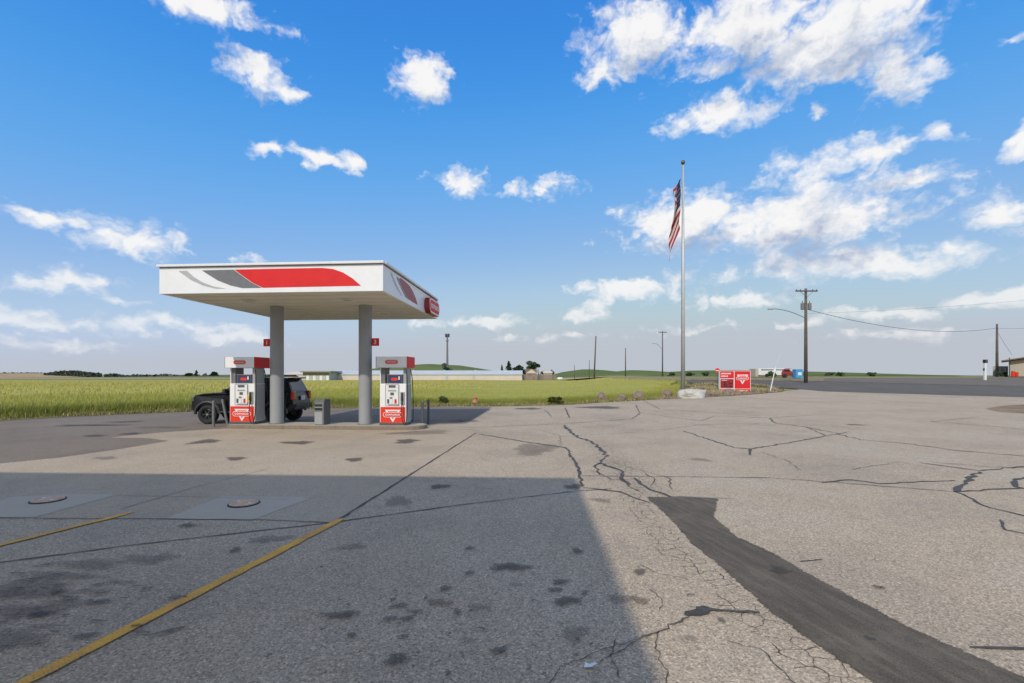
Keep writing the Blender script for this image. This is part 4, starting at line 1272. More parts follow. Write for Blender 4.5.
rock('boulder', 731, 395.3, .80, .62, 'tan boulder standing in front of the red price sign', 'rock', group='boulders by the price sign', seed=5)
rock('boulder', 712, 396.3, .70, .45, 'low brown boulder under the no-entry sign', 'rock', group='boulders by the price sign', seed=6)
rock('boulder', 775, 391.8, .95, .55, 'dark boulder at the tip of the dirt bank beside the leaning post', 'rock', group='boulders by the price sign', seed=8)
rock('boulder', 694.5, 398.4, 1.7, 1.2, 'large pale flat-topped boulder at the foot of the flagpole', 'rock_pale', seed=9, flat=.45)

# dirt bank carrying flagpole and sign
BERM = [P(*p) for p in ((655, 399.6), (700, 397.6), (740, 395.4), (782, 392.0), (784, 389.6), (770, 386.9), (730, 384.5), (700, 383.4), (684, 385), (676, 391))]
bcx = sum(p[0] for p in BERM) / len(BERM); bcy = sum(p[1] for p in BERM) / len(BERM)
def bermh(x, y):
    d = min(abs((b[0] - a[0]) * (a[1] - y) - (a[0] - x) * (b[1] - a[1])) / max(math.dist(a, b), .01) for a, b in zip(BERM, BERM[1:] + BERM[:1]))
    return .20 * sstep(0, 2.0, d) * (1 + .5 * mnoise.noise(Vector((x * .7, y * .7, 0)))) + .04 * mnoise.noise(Vector((x * 3, y * 3, 2)))
tag(conform('dirt_bank', BERM, .03, 'dirt', .5, None, bermh), 'low bank of dry dirt between forecourt and road', 'bank', kind='structure')
# ragged gravel strip between lot and field
mb = MB(); ribbon_mesh(mb, wiggle([(x + .12, y + .30) for x, y in EDGE[:14]], .05, .4), .95, .012, .22)
tag(mb.build('field_margin', 'gravel_edge'), 'narrow margin of gravel and weeds along the field', 'margin', kind='structure')

# leaning white stake and its wire
WD = 40.5
wx = px_at(770, WD); wz = ter(wx, WD)
st = thing('leaning_stake', (wx, WD, wz), 'thin white stake leaning right on the dirt bank', 'stake')
tp = Vector((px_at(775.4, WD) - wx, 0, z_at(367.5, WD) - wz))
mb = MB(); mb.tube([(0, 0, 0), tuple(tp)], .042, 8); mb.build('shaft', 'trim', st)
mb = MB(); mb.tube([tuple(tp * .99), tuple(tp * 1.02)], .055, 8); mb.build('cap', 'trim', st)
mb = MB(); mb.tube([tuple(tp), (px_at(781, WD) - wx, 0, z_at(352, WD) - wz)], .006, 5); mb.build('whip', 'trim', st)

# orange cone at the field edge
x, y = P(475, 405.6); y += .1
t = thing('traffic_cone', (x, y, ter(x, y) + .02), 'faded orange cone on a dark base at the field edge', 'traffic cone')
MB().box((0, 0, .10), (.40, .40, .20)).build('base', 'dark_grey', t, .03)
mb = MB(); mb.lathe([(.19, .20), (.15, .32), (.05, .66), (.001, .67)], 14); mb.build('cone', 'orange', t)
mb = MB(); mb.lathe([(.130, .40), (.134, .40), (.098, .50), (.094, .50)], 14); mb.build('band', 'dark_red', t)

# ------------------------------------------------------------------ crop field and grasses
def interp_edge(x):
    xs = [p[0] for p in EDGE]; ys = [p[1] for p in EDGE]
    return np.interp(x, xs, ys)
RB0 = np.array(P(674, 398.0)); RB1 = np.array(P(690, 383.6)); RB2 = np.array(P(640, 381.6))
def right_lim(y):                           # largest x of the field at depth y
    return np.interp(y, [RB0[1], RB1[1], RB2[1], 190.0], [RB0[0], RB1[0] - .4, RB2[0] - .4, 24.0])

def vnoise(x, y, s, seed):
    # cheap smooth value noise
    xi, yi = np.floor(x / s), np.floor(y / s); fx_, fy_ = x / s - xi, y / s - yi
    def h(a, b): 
        t = np.sin(a * 127.1 + b * 311.7 + seed * 74.7) * 43758.5453
        return t - np.floor(t)
    fx_ = fx_ * fx_ * (3 - 2 * fx_); fy_ = fy_ * fy_ * (3 - 2 * fy_)
    return (h(xi, yi) * (1 - fx_) + h(xi + 1, yi) * fx_) * (1 - fy_) + (h(xi, yi + 1) * (1 - fx_) + h(xi + 1, yi + 1) * fx_) * fy_

ter_v = np.vectorize(ter)
def grass_mesh(name, X, Y, hgt, wid, col, mat, lean=.35, zoff=0.0):
    n = len(X)
    a = rng.uniform(0, 2 * np.pi, n); dx, dy = np.cos(a) * wid / 2, np.sin(a) * wid / 2
    la = rng.normal(.6, 1.2, n); ll = hgt * rng.uniform(.05, lean, n)
    lx, ly = np.cos(la) * ll, np.sin(la) * ll
    Z = ter_v(X, Y) - .03 + zoff
    V = np.zeros((n, 5, 3))
    V[:, 0] = np.stack([X - dx, Y - dy, Z], 1); V[:, 1] = np.stack([X + dx, Y + dy, Z], 1)
    mx, my, mz = X + lx * .35, Y + ly * .35, Z + hgt * .6
    V[:, 2] = np.stack([mx - dx * .8, my - dy * .8, mz], 1); V[:, 3] = np.stack([mx + dx * .8, my + dy * .8, mz], 1)
    V[:, 4] = np.stack([X + lx, Y + ly, Z + hgt], 1)
    base = np.arange(n) * 5
    tri = np.stack([base, base + 1, base + 3, base, base + 3, base + 2, base + 2, base + 3, base + 4], 1).reshape(-1)
    me = bpy.data.meshes.new(name)
    me.vertices.add(n * 5); me.vertices.foreach_set('co', V.reshape(-1))
    me.loops.add(len(tri)); me.loops.foreach_set('vertex_index', tri.astype(np.int32))
    nf = len(tri) // 3
    me.polygons.add(nf); me.polygons.foreach_set('loop_start', (np.arange(nf) * 3).astype(np.int32))
    me.update(calc_edges=True)
    c4 = np.ones((n, 5, 4)); c4[:, :, :3] = col[:, None, :]
    at = me.attributes.new('tint', 'FLOAT_COLOR', 'POINT'); at.data.foreach_set('color', c4.reshape(-1))
    return link(name, me, mat)

def lerp3(a, b, t): return a[None] * (1 - t[:, None]) + b[None] * t[:, None]
GREEN, LIME, GOLD, STRAW = np.array((.150, .190, .038)), np.array((.36, .365, .075)), np.array((.54, .46, .125)), np.array((.58, .46, .22))

def crop():
    parts = []
    for n, r0, r1, xl, xr, wid, h0 in ((150000, 0.0, 3.5, -40, 20, .024, .62), (150000, 3.5, 30, -70, 26, .045, .66), (90000, 30, 150, -210, 34, .14, .70)):
        X = rng.uniform(xl, xr, n)
        r = r0 + (r1 - r0) * rng.uniform(0, 1, n) ** 1.15
        Y = interp_edge(X) + r
        ok = (np.abs(X / Y) < 1.22) & (X < right_lim(Y)) & (Y < 178)
        X, Y, r = X[ok], Y[ok], r[ok]; m = len(X)
        patch = vnoise(X, Y, 2.2, 1) * .5 + vnoise(X, Y, .7, 2) * .5
        big = vnoise(X * .25, Y, 9, 3)
        tall = np.clip((r - .25 + .5 * (patch - .5)) / 1.3, .14, 1)
        left = np.clip((-X - 2) / 12, 0, 1)
        h = h0 * tall * (.66 + .34 * left) * rng.uniform(.65, 1.15, m) * (.85 + .3 * patch)
        t = np.clip(.25 + .55 * (big - .4) + .28 * (patch - .5) + .020 * np.clip(r, 0, 60) + rng.normal(0, .10, m), 0, 1)
        col = np.where((t < .5)[:, None], lerp3(GREEN, LIME, np.clip(t * 2, 0, 1)), lerp3(LIME, GOLD, np.clip(t * 2 - 1, 0, 1)))
        dry = (rng.uniform(0, 1, m) < np.clip(.55 - r * .40, .05, .55))
        col[dry] = (STRAW[None] * rng.uniform(.6, 1.1, (m, 1)))[dry]
        parts.append((X, Y, h, np.full(m, wid) * rng.uniform(.7, 1.3, m), col))
    X, Y, h, w, c = (np.concatenate([p[i] for p in parts]) for i in range(5))
    tag(grass_mesh('crop_field', X, Y, h, w, c, 'blade'), 'tall yellow-green crop filling the field behind the pumps', 'crop', kind='stuff')
    # the dense body of the crop, as one uneven sheet a little below the tips
    near = [(x, y + 1.15) for x, y in EDGE if x < RB0[0] - .8]
    poly = near + [(float(right_lim(y)) - .5, y) for y in (42, 50, 58, 66, 100, 186)] + [(-330, 186), (-330, -10)]
    o = conform('crop_bed', poly, .0, 'crop', 3.0, None, lambda x, y: (.30 + .10 * min(1, max(0, (-x - 2) / 12))) * sstep(1.0, 4.0, y - float(interp_edge(x))) * sstep(.3, 2.5, float(right_lim(y)) - x) + .02 + .03 * mnoise.noise(Vector((x * .4, y * .4, 0))))
    tag(o, 'dense lower growth of the crop field', 'crop', kind='stuff')
crop()

def dry_grass():
    n = 26000
    bx = np.array([p[0] for p in BERM]); by = np.array([p[1] for p in BERM])
    X = rng.uniform(bx.min(), bx.max(), n); Y = rng.uniform(by.min(), by.max(), n)
    inside = np.zeros(n, bool); j = len(BERM) - 1
    for i in range(len(BERM)):
        c = ((by[i] > Y) != (by[j] > Y)) & (X < (bx[j] - bx[i]) * (Y - by[i]) / (by[j] - by[i] + 1e-9) + bx[i]); inside ^= c; j = i
    k = inside & (vnoise(X, Y, 1.1, 5) > .42); X, Y = X[k], Y[k]; m = len(X)
    g = vnoise(X, Y, 1.8, 8)
    col = np.where((g > .62)[:, None], np.array((.13, .15, .05))[None], STRAW[None]) * rng.uniform(.55, 1.05, (m, 1))
    zz = np.array([bermh(a, b) for a, b in zip(X, Y)])
    tag(grass_mesh('dry_grass', X, Y, rng.uniform(.08, .34, m), np.full(m, .035), col, 'blade', .6, zz), 'dry straw-coloured grass on the dirt bank', 'grass', kind='stuff')
    # straggling weeds and straw on the margin
    n = 26000
    X = rng.uniform(-42, 14, n); Y = interp_edge(X) + rng.normal(.25, .28, n)
    k = (vnoise(X, Y, .9, 9) > .40) & (np.abs(X / Y) < 1.2); X, Y = X[k], Y[k]; m = len(X)
    mixg = rng.uniform(0, 1, m) < .45
    col = np.where(mixg[:, None], GREEN[None] * 1.2, STRAW[None]) * rng.uniform(.55, 1.1, (m, 1))
    tag(grass_mesh('margin_weeds', X, Y, rng.uniform(.05, .26, m), np.full(m, .03), col, 'blade', .7), 'weeds and straw straggling along the forecourt edge', 'weeds', kind='stuff')
dry_grass()

def leaf_cloud(mb_v, mb_f, centers, n, size):
    for _ in range(n):
        c, r = random.choice(centers)
        d = Vector((random.gauss(0, 1), random.gauss(0, 1), random.gauss(0, 1))).normalized() * (random.random() ** .4)
        p = Vector(c) + Vector((d.x * r[0], d.y * r[1], d.z * r[2]))
        a = Vector((random.gauss(0, 1), random.gauss(0, 1), random.gauss(0, .7))).normalized()
        b = a.orthogonal().normalized(); s = size * random.uniform(.6, 1.4)
        k = len(mb_v)
        mb_v += [tuple(p + a * s), tuple(p + b * s * .7), tuple(p - a * s), tuple(p - b * s * .7)]
        mb_f.append((k, k + 1, k + 2, k + 3))

def plant(name, loc, h, r, label, cat, mat, kind='round', n=420, group=None, trunk=.25):
    t = thing(name, loc, label, cat, random.uniform(0, 6), group)
    cs = []
    if kind == 'cone':
        for k in range(9):
            z = h * (trunk * .5 + (1 - trunk * .5) * k / 9); q = r * (1 - k / 9.5)
            for a in range(3):
                an = random.uniform(0, 6.28); cs.append(((q * .45 * math.cos(an), q * .45 * math.sin(an), z), (q * .7, q * .7, h * .09)))
    elif kind == 'flat':
        for k in range(7):
            an = random.uniform(0, 6.28); q = r * random.uniform(.2, .6)
            cs.append(((q * math.cos(an), q * math.sin(an), h * random.uniform(.86, .97)), (r * .45, r * .45, h * .06)))
    else:
        for k in range(9):
            an = random.uniform(0, 6.28); q = r * random.uniform(.1, .62)
            cs.append(((q * math.cos(an), q * math.sin(an), h * random.uniform(trunk + .12, .86)), (r * random.uniform(.35, .55),) * 2 + (h * random.uniform(.10, .17),)))
    v, f = [], []
    leaf_cloud(v, f, cs, n, max(.06, r * .20))
    me = bpy.data.meshes.new('crown'); me.from_pydata(v, [], f)
    link('crown', me, mat, t)
    mb = MB(); mb.tube([(0, 0, -.1), (.02 * h, 0, h * .35), (0, .01 * h, h * .8)], [max(.03, h * .028), h * .02, h * .006], 8)
    for k in range(4):
        a = k * 1.57 + random.random(); mb.tube([(0, 0, h * (.3 + .08 * k)), (r * .5 * math.cos(a), r * .5 * math.sin(a), h * (.5 + .08 * k))], [h * .010, h * .004], 5)
    mb.build('trunk', 'bark', t)
    return t

# weeds large enough to pick out at the edge of the field
for px, py, h, r, lab in ((556, 404.6, .60, .55, 'dark green bushy weed at the field edge right of the cone'), (443, 405.6, .62, .50, 'dark tall weed clump at the field edge left of the cone')):
    x, y = P(px, py); plant('shrub', (x, y + .4, ter(x, y)), h, r, lab, 'shrub', 'weed', 'round', 520, 'weeds at the field edge', 0)

# ------------------------------------------------------------------ hills, far fields, tree lines
def hill(label, px0, px1, d, depth, tops, mat, base=0.0):
    """ridge at depth d between two pixel columns; tops = [(px, py)] of its skyline"""
    nx, ny = 90, 10
    tx = [t[0] for t in tops]; ty = [t[1] for t in tops]
    vs = []
    for j in range(ny + 1):
        v = j / ny
        for i in range(nx + 1):
            px = px0 + (px1 - px0) * i / nx
            x = px_at(px, d); y = d - depth / 2 + depth * v
            hh = z_at(float(np.interp(px, tx, ty)), d)
            prof = math.sin(math.pi * min(1, v)) ** .8
            ends = sstep(0, .06, i / nx) * sstep(0, .06, 1 - i / nx)
            z = max(-1, hh) * prof * (ends if base == 0 else 1) + .25 * mnoise.noise(Vector((x * .02, y * .02, 0)))
            vs.append((x, y, z - .3))
    me = bpy.data.meshes.new('hill')
    me.from_pydata(vs, [], [(j * (nx + 1) + i, j * (nx + 1) + i + 1, (j + 1) * (nx + 1) + i + 1, (j + 1) * (nx + 1) + i) for j in range(ny) for i in range(nx)])
    tag(link('hill', me, mat, None, True), label, 'hill', kind='structure')
hill('tan harvested hill on the far left', -380, 150, 820, 420, [(-380, 370), (-100, 371), (0, 374), (40, 373), (70, 374), (110, 376), (150, 378)], 'tan_hill')
hill('low grassy rise on the far left', 60, 330, 700, 300, [(60, 377), (140, 376.6), (180, 376), (230, 374.6), (290, 374), (330, 377)], 'green_hill')
hill('green hill behind the long barn', 330, 520, 640, 260, [(330, 373), (370, 369.5), (395, 366.2), (430, 363.8), (460, 365.2), (485, 369), (520, 374)], 'green_hill')
hill('green hill behind the utility poles', 540, 960, 900, 420, [(540, 375), (565, 371.5), (584, 369), (600, 370), (615, 371.5), (628, 370), (645, 370.5), (665, 372), (690, 370.4), (730, 370), (780, 371), (820, 372), (880, 374), (960, 376)], 'green_hill')
hill('green hill far to the right', 840, 1500, 1100, 400, [(840, 375.5), (900, 375.2), (1000, 375.4), (1200, 374), (1500, 372)], 'green_hill')
tag(conform('stubble_field', [(px_at(556, 215), 205), (px_at(700, 215), 205), (px_at(960, 150), 150), (px_at(960, 330), 330), (px_at(556, 360), 360)], .15, 'straw', 20), 'pale straw field beyond the crop', 'field', kind='structure')
tag(conform('stubble_field', [(-420, 330), (-90, 330), (-160, 520), (-700, 520)], .15, 'straw', 25), 'pale straw field at the foot of the tan hill', 'field', kind='structure')

def far_tree(px, base_py, top_py, d, w_px, label, kind='round', mat='leaf_far', group='trees on the skyline', n=260):
    x = px_at(px, d); z0 = z_at(base_py, d); h = (base_py - top_py) / F * d
    return plant('tree', (x, d, z0), h, w_px / 2 / F * d, label, 'tree', mat, kind, n, group, .12)
def wood(px0, px1, base, top, d, label, n=2600):
    v, f = [], []
    for _ in range(n):
        px = random.uniform(px0, px1)
        hh = float(np.interp(px, [a for a, b in top], [b for a, b in top])) + 1.1 * (mnoise.noise(Vector((px * .35, 1, 0))))
        bb = float(np.interp(px, [a for a, b in base], [b for a, b in base]))
        dd = d + random.uniform(-14, 14)
        z = z_at(bb + (hh - bb) * random.random() ** .7, dd); s = random.uniform(.5, 1.3)
        a = Vector((random.gauss(0, 1), random.gauss(0, 1), random.gauss(0, 1))).normalized(); b = a.orthogonal().normalized()
        p = Vector((px_at(px, dd), dd, z)); k = len(v)
        v += [tuple(p + a * s), tuple(p + b * s), tuple(p - a * s), tuple(p - b * s)]; f.append((k, k + 1, k + 2, k + 3))
    me = bpy.data.meshes.new('wood'); me.from_pydata(v, [], f)
    tag(link('wood', me, 'leaf_far'), label, 'wood', kind='stuff')
wood(-220, 42, [(-220, 374), (42, 374.5)], [(-220, 371), (0, 372.6), (42, 372.6)], 830, 'thin line of trees along the far left skyline', 1800)
wood(44, 102, [(44, 376.5), (102, 377.5)], [(44, 373.4), (60, 371), (76, 370.6), (92, 372.6), (102, 373.5)], 760, 'dense dark wood on the left skyline', 2600)
wood(104, 128, [(104, 378.5), (128, 380)], [(104, 374.5), (116, 373.6), (122, 374.8), (128, 376)], 700, 'small dark copse right of the dense wood', 1200)
wood(128, 200, [(128, 380), (200, 379)], [(128, 375.5), (134, 374.3), (150, 375.2), (165, 374.0), (180, 375), (200, 374)], 640, 'low scattered hedge left of the SUV', 1400)
for px, b, tp_, w_, k, lab in ((147, 380, 375.6, 3, 'cone', 'narrow conifer on the skyline far left of the SUV'), (196.5, 379.4, 371.6, 4, 'cone', 'tall narrow conifer on the skyline above the SUV hood'),
                               (189, 379.4, 374.6, 7, 'round', 'broad tree left of the tall conifer above the hood'), (214.5, 379.4, 373.2, 7, 'round', 'round tree on the skyline just left of the left pump'),
                               (205.5, 379.4, 375, 4, 'round', 'small pinkish-brown tree between conifer and round tree'), (154.5, 380, 376.2, 4, 'cone', 'short conifer beside the narrow conifer on the left skyline')):
    far_tree(px, b - 2, tp_ - 1.6, 600, w_ * 1.5, lab, k)

# ------------------------------------------------------------------ far buildings
BD = 186.0
def gable_building(name, px0, px1, py_base, py_eave, py_ridge, d, depth, wall, roof, label, over=.3, cat='building', panels=0, gz=None):
    x0, x1 = px_at(px0, d), px_at(px1, d); cx = (x0 + x1) / 2
    gz = z_at(py_base, d) if gz is None else gz
    ze, zr = z_at(py_eave, d) - gz, z_at(py_ridge, d + depth / 2) - gz
    w = x1 - x0
    t = thing(name, (cx, d, gz), label, cat)
    MB().box((0, depth / 2, ze / 2), (w, depth, ze)).build('wall', wall, t)
    r = MB(); zr = max(zr, ze + .15)
    prof = [(-over, ze - .05), (depth / 2, zr), (depth + over, ze - .05), (depth + over, ze + .10), (depth / 2, zr + .15), (-over, ze + .10)]
    r.prism(prof, w + 2 * over, lambda a, b, h: (h - w / 2 - over, a, b)); r.build('roof', roof, t)
    g = MB()
    for s in (-1, 1): g.prism([(0, ze - .01), (depth, ze - .01), (depth / 2, zr - .02)], .1, lambda a, b, h: (s * (w / 2 - .06) + (h - .05), a, b))
    g.build('gable', wall, t)
    if panels:
        for i in range(panels):
            MB().box((-w / 2 + w * (i + .5) / panels, -.03, ze * .5), (.09, .05, ze - .1)).build('panel_rib', wall, t)
    return t, w, ze
t, w, ze = gable_building('long_barn', 329, 522, 381.4, 374.6, 370.8, BD, 16, 'barn_wall', 'barn_roof', 'long low tan barn with pale blue metal roof beyond the crop', panels=38)
for k in (-.62, -.2, .22, .5): MB().box((k * w / 2, -.07, 1.15), (1.0, .06, 2.1)).build('door', 'shed_wall', t)
for i in range(6): MB().box((-w / 2 + w * (i + .5) / 6, 7.9, z_at(370.8, BD + 8) - z_at(381.4, BD) + .2), (.6, .6, .35)).build('roof_vent', 'shed_wall', t)
t2 = thing('open_shed', (px_at(316, BD - 8), BD - 8, z_at(381.4, BD - 8)), 'low shed with flat dark roof and pale ribbed doors beside the SUV', 'shed')
SW = (330 - 303.5) / F * (BD - 8); HH = (381.4 - 371) / F * (BD - 8)
MB().box((0, 5, HH / 2 - .2), (SW, 10, HH - .4)).build('wall', 'shed_wall', t2)
MB().box((.3, 4.6, HH - .25), (SW + 1.6, 12, .5)).build('roof', 'shed_roof', t2)
MB().box((0, -.06, HH - 1.1), (SW - .1, .1, 1.1)).build('fascia', 'shed_roof', t2)
for i in range(8):
    MB().box((-SW / 2 + SW * (i + .5) / 8, -.05, (HH - 1.7) / 2), (SW / 8 - .25, .08, HH - 1.75)).build('door', 'trim' if i % 2 else 'shed_wall', t2)
gable_building('tan_barn', 284, 303, 381.4, 374.5, 372, BD + 6, 14, 'barn_wall', 'barn_wall', 'plain tan barn wall showing above the SUV roof')
t, w, ze = gable_building('cream_house', 526.5, 536.5, 381, 373.2, 369.6, 205, 8, 'cream', 'brown_roof', 'small cream gabled house among trees right of the barn', cat='house')
g = MB(); g.prism([(-w / 2 - .3, ze - .1), (w / 2 + .3, ze - .1), (0, ze + 1.7)], .4, lambda a, b, h: (a, -.5 + h, b)); g.build('front_gable', 'cream', t)
MB().box((-.8, -.54, ze - .5), (.8, .06, .8)).build('window', 'dark_grey', t); MB().box((1.0, -.04, .95), (.9, .06, 1.9)).build('door', 'brown_roof', t)
gable_building('cream_shed', 544, 552, 381, 373, 371.6, 200, 5, 'cream', 'cream', 'small cream shed behind the fence right of the house', cat='shed')
gable_building('grey_house', 505.5, 515, 380, 371.4, 368.2, 230, 9, 'tan_wall', 'shed_roof', 'grey-roofed house behind the right end of the long barn', cat='house')
# board fence
fb = thing('board_fence', (px_at(522.5, 188), 188, 0), 'weathered board fence right of the long barn', 'fence')
L_ = (px_at(556, 188) - px_at(522.5, 188)); hF = (381.4 - 374.4) / F * 188
bm_ = MB().box((0, 0, hF / 2), (.30, .05, hF)).mesh('board')
for i in range(int(L_ / .34)):
    o = link('board', bm_, 'fence', fb); o.location = (i * .34 + .2, random.uniform(-.03, .03), z_at(381.2, 188) + random.uniform(-.08, .05))
for px, b, tp_, w_, k, lab, mt in ((447, 381, 361, 7, 'round', 'dark tree at the foot of the tall mast', 'leaf_dark'), (508.8, 381, 360.8, 5.5, 'cone', 'dark conifer behind the barn end', 'leaf_dark'),
        (502, 380, 364.6, 3, 'cone', 'slim conifer left of the dark conifer behind the barn end', 'leaf_dark'), (517.5, 381, 364, 9, 'round', 'broad dark tree between conifer and cream house', 'leaf_dark'),
        (531, 381, 359.6, 9.5, 'round', 'tall leafy tree rising behind the cream house', 'leaf_mid'), (524, 381, 368, 4, 'round', 'short dark tree left of the cream house', 'leaf_dark'),
        (542.5, 381, 370, 3, 'round', 'small dark tree left of the cream shed', 'leaf_dark'), (551.8, 381, 368.6, 3.5, 'round', 'small tree right of the cream shed', 'leaf_dark')):
    far_tree(px, b, tp_, 214, w_ * (2.0 if k == 'cone' else 1.5), lab, k, mt, 'trees around the far farmyard', 420)
far_tree(538.3, 381.5, 364, 186, 6, 'bare-stemmed tree with flat dark crown before the fence', 'flat', 'leaf_dark', 'trees around the far farmyard', 300)
# propane tank by the fence
tx_, ty_ = px_at(560, 180), 180
t = thing('white_tank', (tx_, ty_, ter(tx_, ty_)), 'small white storage tank right of the board fence', 'tank')
mb = MB(); mb.lathe([(.001, -1.1), (.35, -.95), (.5, -.7), (.5, .7), (.35, .95), (.001, 1.1)], 16); mb.v = [(z, y, x + 1.0) for x, y, z in mb.v]; mb.build('vessel', 'trim', t, smooth=True)
for s in (-.6, .6): MB().box((s, 0, .3), (.12, .7, .6)).build('leg', 'mid_grey', t)

# mast with antennas
md = 300.0; mx_ = px_at(447.3, md)
t = thing('radio_mast', (mx_, md, 0), 'tall thin radio mast rising behind the long barn', 'mast')
zt_ = z_at(334.5, md)
mb = MB(); mb.tube([(0, 0, -.2), (0, 0, zt_)], [.9, .45], 10); mb.build('shaft', 'mid_grey', t)
for k in range(6):
    a = k * math.pi / 3
    MB().box((1.2 * math.cos(a), 1.2 * math.sin(a), zt_ - .6), (.5, .5, 2.2), Matrix.Rotation(a, 3, 'Z')).build('antenna', 'dark_grey', t)
MB().box((0, 0, zt_ - 4.0), (1.6, 1.6, .8)).build('platform', 'mid_grey', t)

# ------------------------------------------------------------------ utility poles, lines, street lamps
def upole(px, top, d, r, label, lean=0.0, arm=0, lamp=None, transformer=False, base_z=None):
    x = px_at(px, d); z0 = ter(x, d) if base_z is None else base_z
    t = thing('utility_pole', (x, d, z0 - .1), label, 'utility pole', 0, 'wooden utility poles')
    h = z_at(top, d) - z0 + .1
    mb = MB(); mb.tube([(0, 0, 0), (lean * .5, 0, h * .5), (lean, 0, h)], [r, r * .85, r * .65], 12); mb.build('post', 'wood', t, smooth=True)
    if arm:
        zc = h - .35
        a = MB().box((lean, -.16, zc), (arm, .14, .16)).build('crossarm', 'wood', t)
        for k in (-.46, -.28, .28, .46):
            mb = MB(); mb.lathe([(.05, .07), (.065, .14), (.04, .22), (.001, .25)], 8, c=(lean + arm * k, -.16, zc)); mb.build('insulator', 'dark_grey', a)
        br = MB()
        for s in (-1, 1): br.tube([(lean, -.2, zc - .8), (lean + s * arm * .32, -.2, zc)], .03, 5)
        br.build('brace', 'mid_grey', t)
    if transformer:
        for sx in (-1, 1):
            mb = MB(); zc = h - 2.3
            mb.lathe([(.001, -.45), (.2, -.42), (.22, -.35), (.22, .35), (.2, .42), (.001, .46)], 14, c=(sx * .45, -.05, zc)); tr = mb.build('transformer', 'mid_grey', t)
            mb = MB(); mb.lathe([(.05, .42), (.06, .55), (.03, .68), (.001, .7)], 8, c=(sx * .45, -.05, zc)); mb.build('bushing', 'dark_grey', tr)
    if lamp:
        (lx, ly), (bx, by) = lamp
        A = Vector((px_at(bx, d) - x, -.1, z_at(by, d) - z0 + .1)); B = Vector((px_at(lx, d) - x, -.5, z_at(ly, d) - z0 + .1))
        Mi = A.lerp(B, .55) + Vector((0, 0, abs(A.z - B.z) * .35 + .12))
        pts = [A.lerp(Mi, s).lerp(Mi.lerp(B, s), s) for s in [k / 8 for k in range(9)]]
        mb = MB(); mb.tube(pts, .045, 8); lm = mb.build('lamp_arm', 'mid_grey', t)
        MB().box(tuple(B + Vector((-.25, 0, -.03))), (.7, .28, .14)).build('lamp_head', 'pump_grey', lm, .04)
    return t, Vector((x + lean, d, z0 - .1 + h))
_, A1 = upole(805.8, 288.5, 60, .22, 'tall utility pole with crossarm, transformers and street lamp beside the blue box', arm=2.8, lamp=((770.5, 309.4), (803.5, 317.5)), transformer=True)
_, A2 = upole(997, 324, 90, .24, 'bare utility pole with guy wire beside the brown-roofed building')
upole(594, 336, 110, .20, 'slightly leaning utility pole behind the crop, nearest left of the flagpole', lean=.45, arm=.0)
upole(625.5, 348, 150, .20, 'plain utility pole between the leaning pole and the flagpole')
upole(662.5, 331, 116, .17, 'thin utility pole with crossarm and lamp arm just left of the flagpole', arm=2.0, lamp=((654, 343.5), (661.5, 349)))
upole(589.3, 360, 260, .22, 'short distant pole touching the leaning pole on its left')
upole(574.5, 365, 300, .22, 'smallest distant pole left of the leaning pole')

def cable(name, a, b, sag, r, label):
    pts = [Vector(a).lerp(Vector(b), k / 24) + Vector((0, 0, -sag * 4 * (k / 24) * (1 - k / 24))) for k in range(25)]
    mb = MB(); mb.tube([tuple(p) for p in pts], r, 5)
    return tag(mb.build(name, 'wire', None, smooth=True), label, 'cable', 'overhead cables')
s1 = Vector((px_at(808.5, 60), 59.9, z_at(310, 60))); s2 = Vector((px_at(996.5, 90), 89.9, z_at(328, 90)))
cable('power_cable', s1, s2, 1.55, .030, 'thick cable sagging between the two right-hand poles')
cable('power_cable', A2 + Vector((0, 0, -.8)), (px_at(1100, 70), 70, z_at(318, 70)), .6, .018, 'thin cable running from the bare right pole out of the picture')
cable('guy_wire', A2 + Vector((0, 0, -1.4)), (px_at(1012, 88), 88, z_at(355, 88)), .1, .022, 'guy wire slanting from the right pole to the building roof')
cable('power_cable', (px_at(806.5, 60), 60, A1.z - 3.2), (px_at(1130, 62), 62, z_at(289, 62)), .5, .010, 'thin upper cable leaving the tall pole to the right')

# ------------------------------------------------------------------ things beyond the road
def far_box(px0, px1, py0, py1, d): return px_at(px0, d), px_at(px1, d), z_at(py1, d), z_at(py0, d)
d = 86.0
x0, x1, z0, z1 = far_box(758.5, 786, 368.3, 379.2, d); cx = (x0 + x1) / 2; gz = ter(cx, d); H_ = z1 - gz; W_ = x1 - x0
t = thing('box_trailer', (cx, d, gz), 'cream box trailer with dark lettering along its top beyond the road', 'trailer')
MB().box((0, 1.2, H_ / 2 + .2), (W_, 2.4, H_ - .4)).build('box', 'trim', t, .03)
MB().box((0, -.012, H_ * .42 + .1), (W_ - .5, .02, H_ * .5)).build('side_panel', 'trim', t)
MB().box((-W_ / 2 - .25, 1.2, H_ / 2), (.5, 2.2, H_ * .9)).build('nose', 'tan_wall', t)
k = -W_ * .40
while k < W_ * .42:
    ww = random.uniform(.10, .22)
    if not (.05 * W_ < k < .14 * W_): MB().box((k + ww / 2, -.026, H_ * .83), (ww, .012, .22 + random.uniform(-.04, .04))).build('letter_stroke', 'dark_grey', t)
    k += ww + .06
for s in (-.2, .1):
    mb = MB(); mb.lathe([(.001, -.1), (.3, -.1), (.33, 0), (.3, .1), (.001, .1)], 16, 'y', (s * W_, -.0, .32)); mb.build('wheel', 'tyre', t)
x, d2 = px_at(772, 84), 84
plant('bush', (x, d2, ter(x, d2)), 1.0, .9, 'green bush in front of the cream trailer', 'shrub', 'leaf_mid', 'round', 420, None, 0)
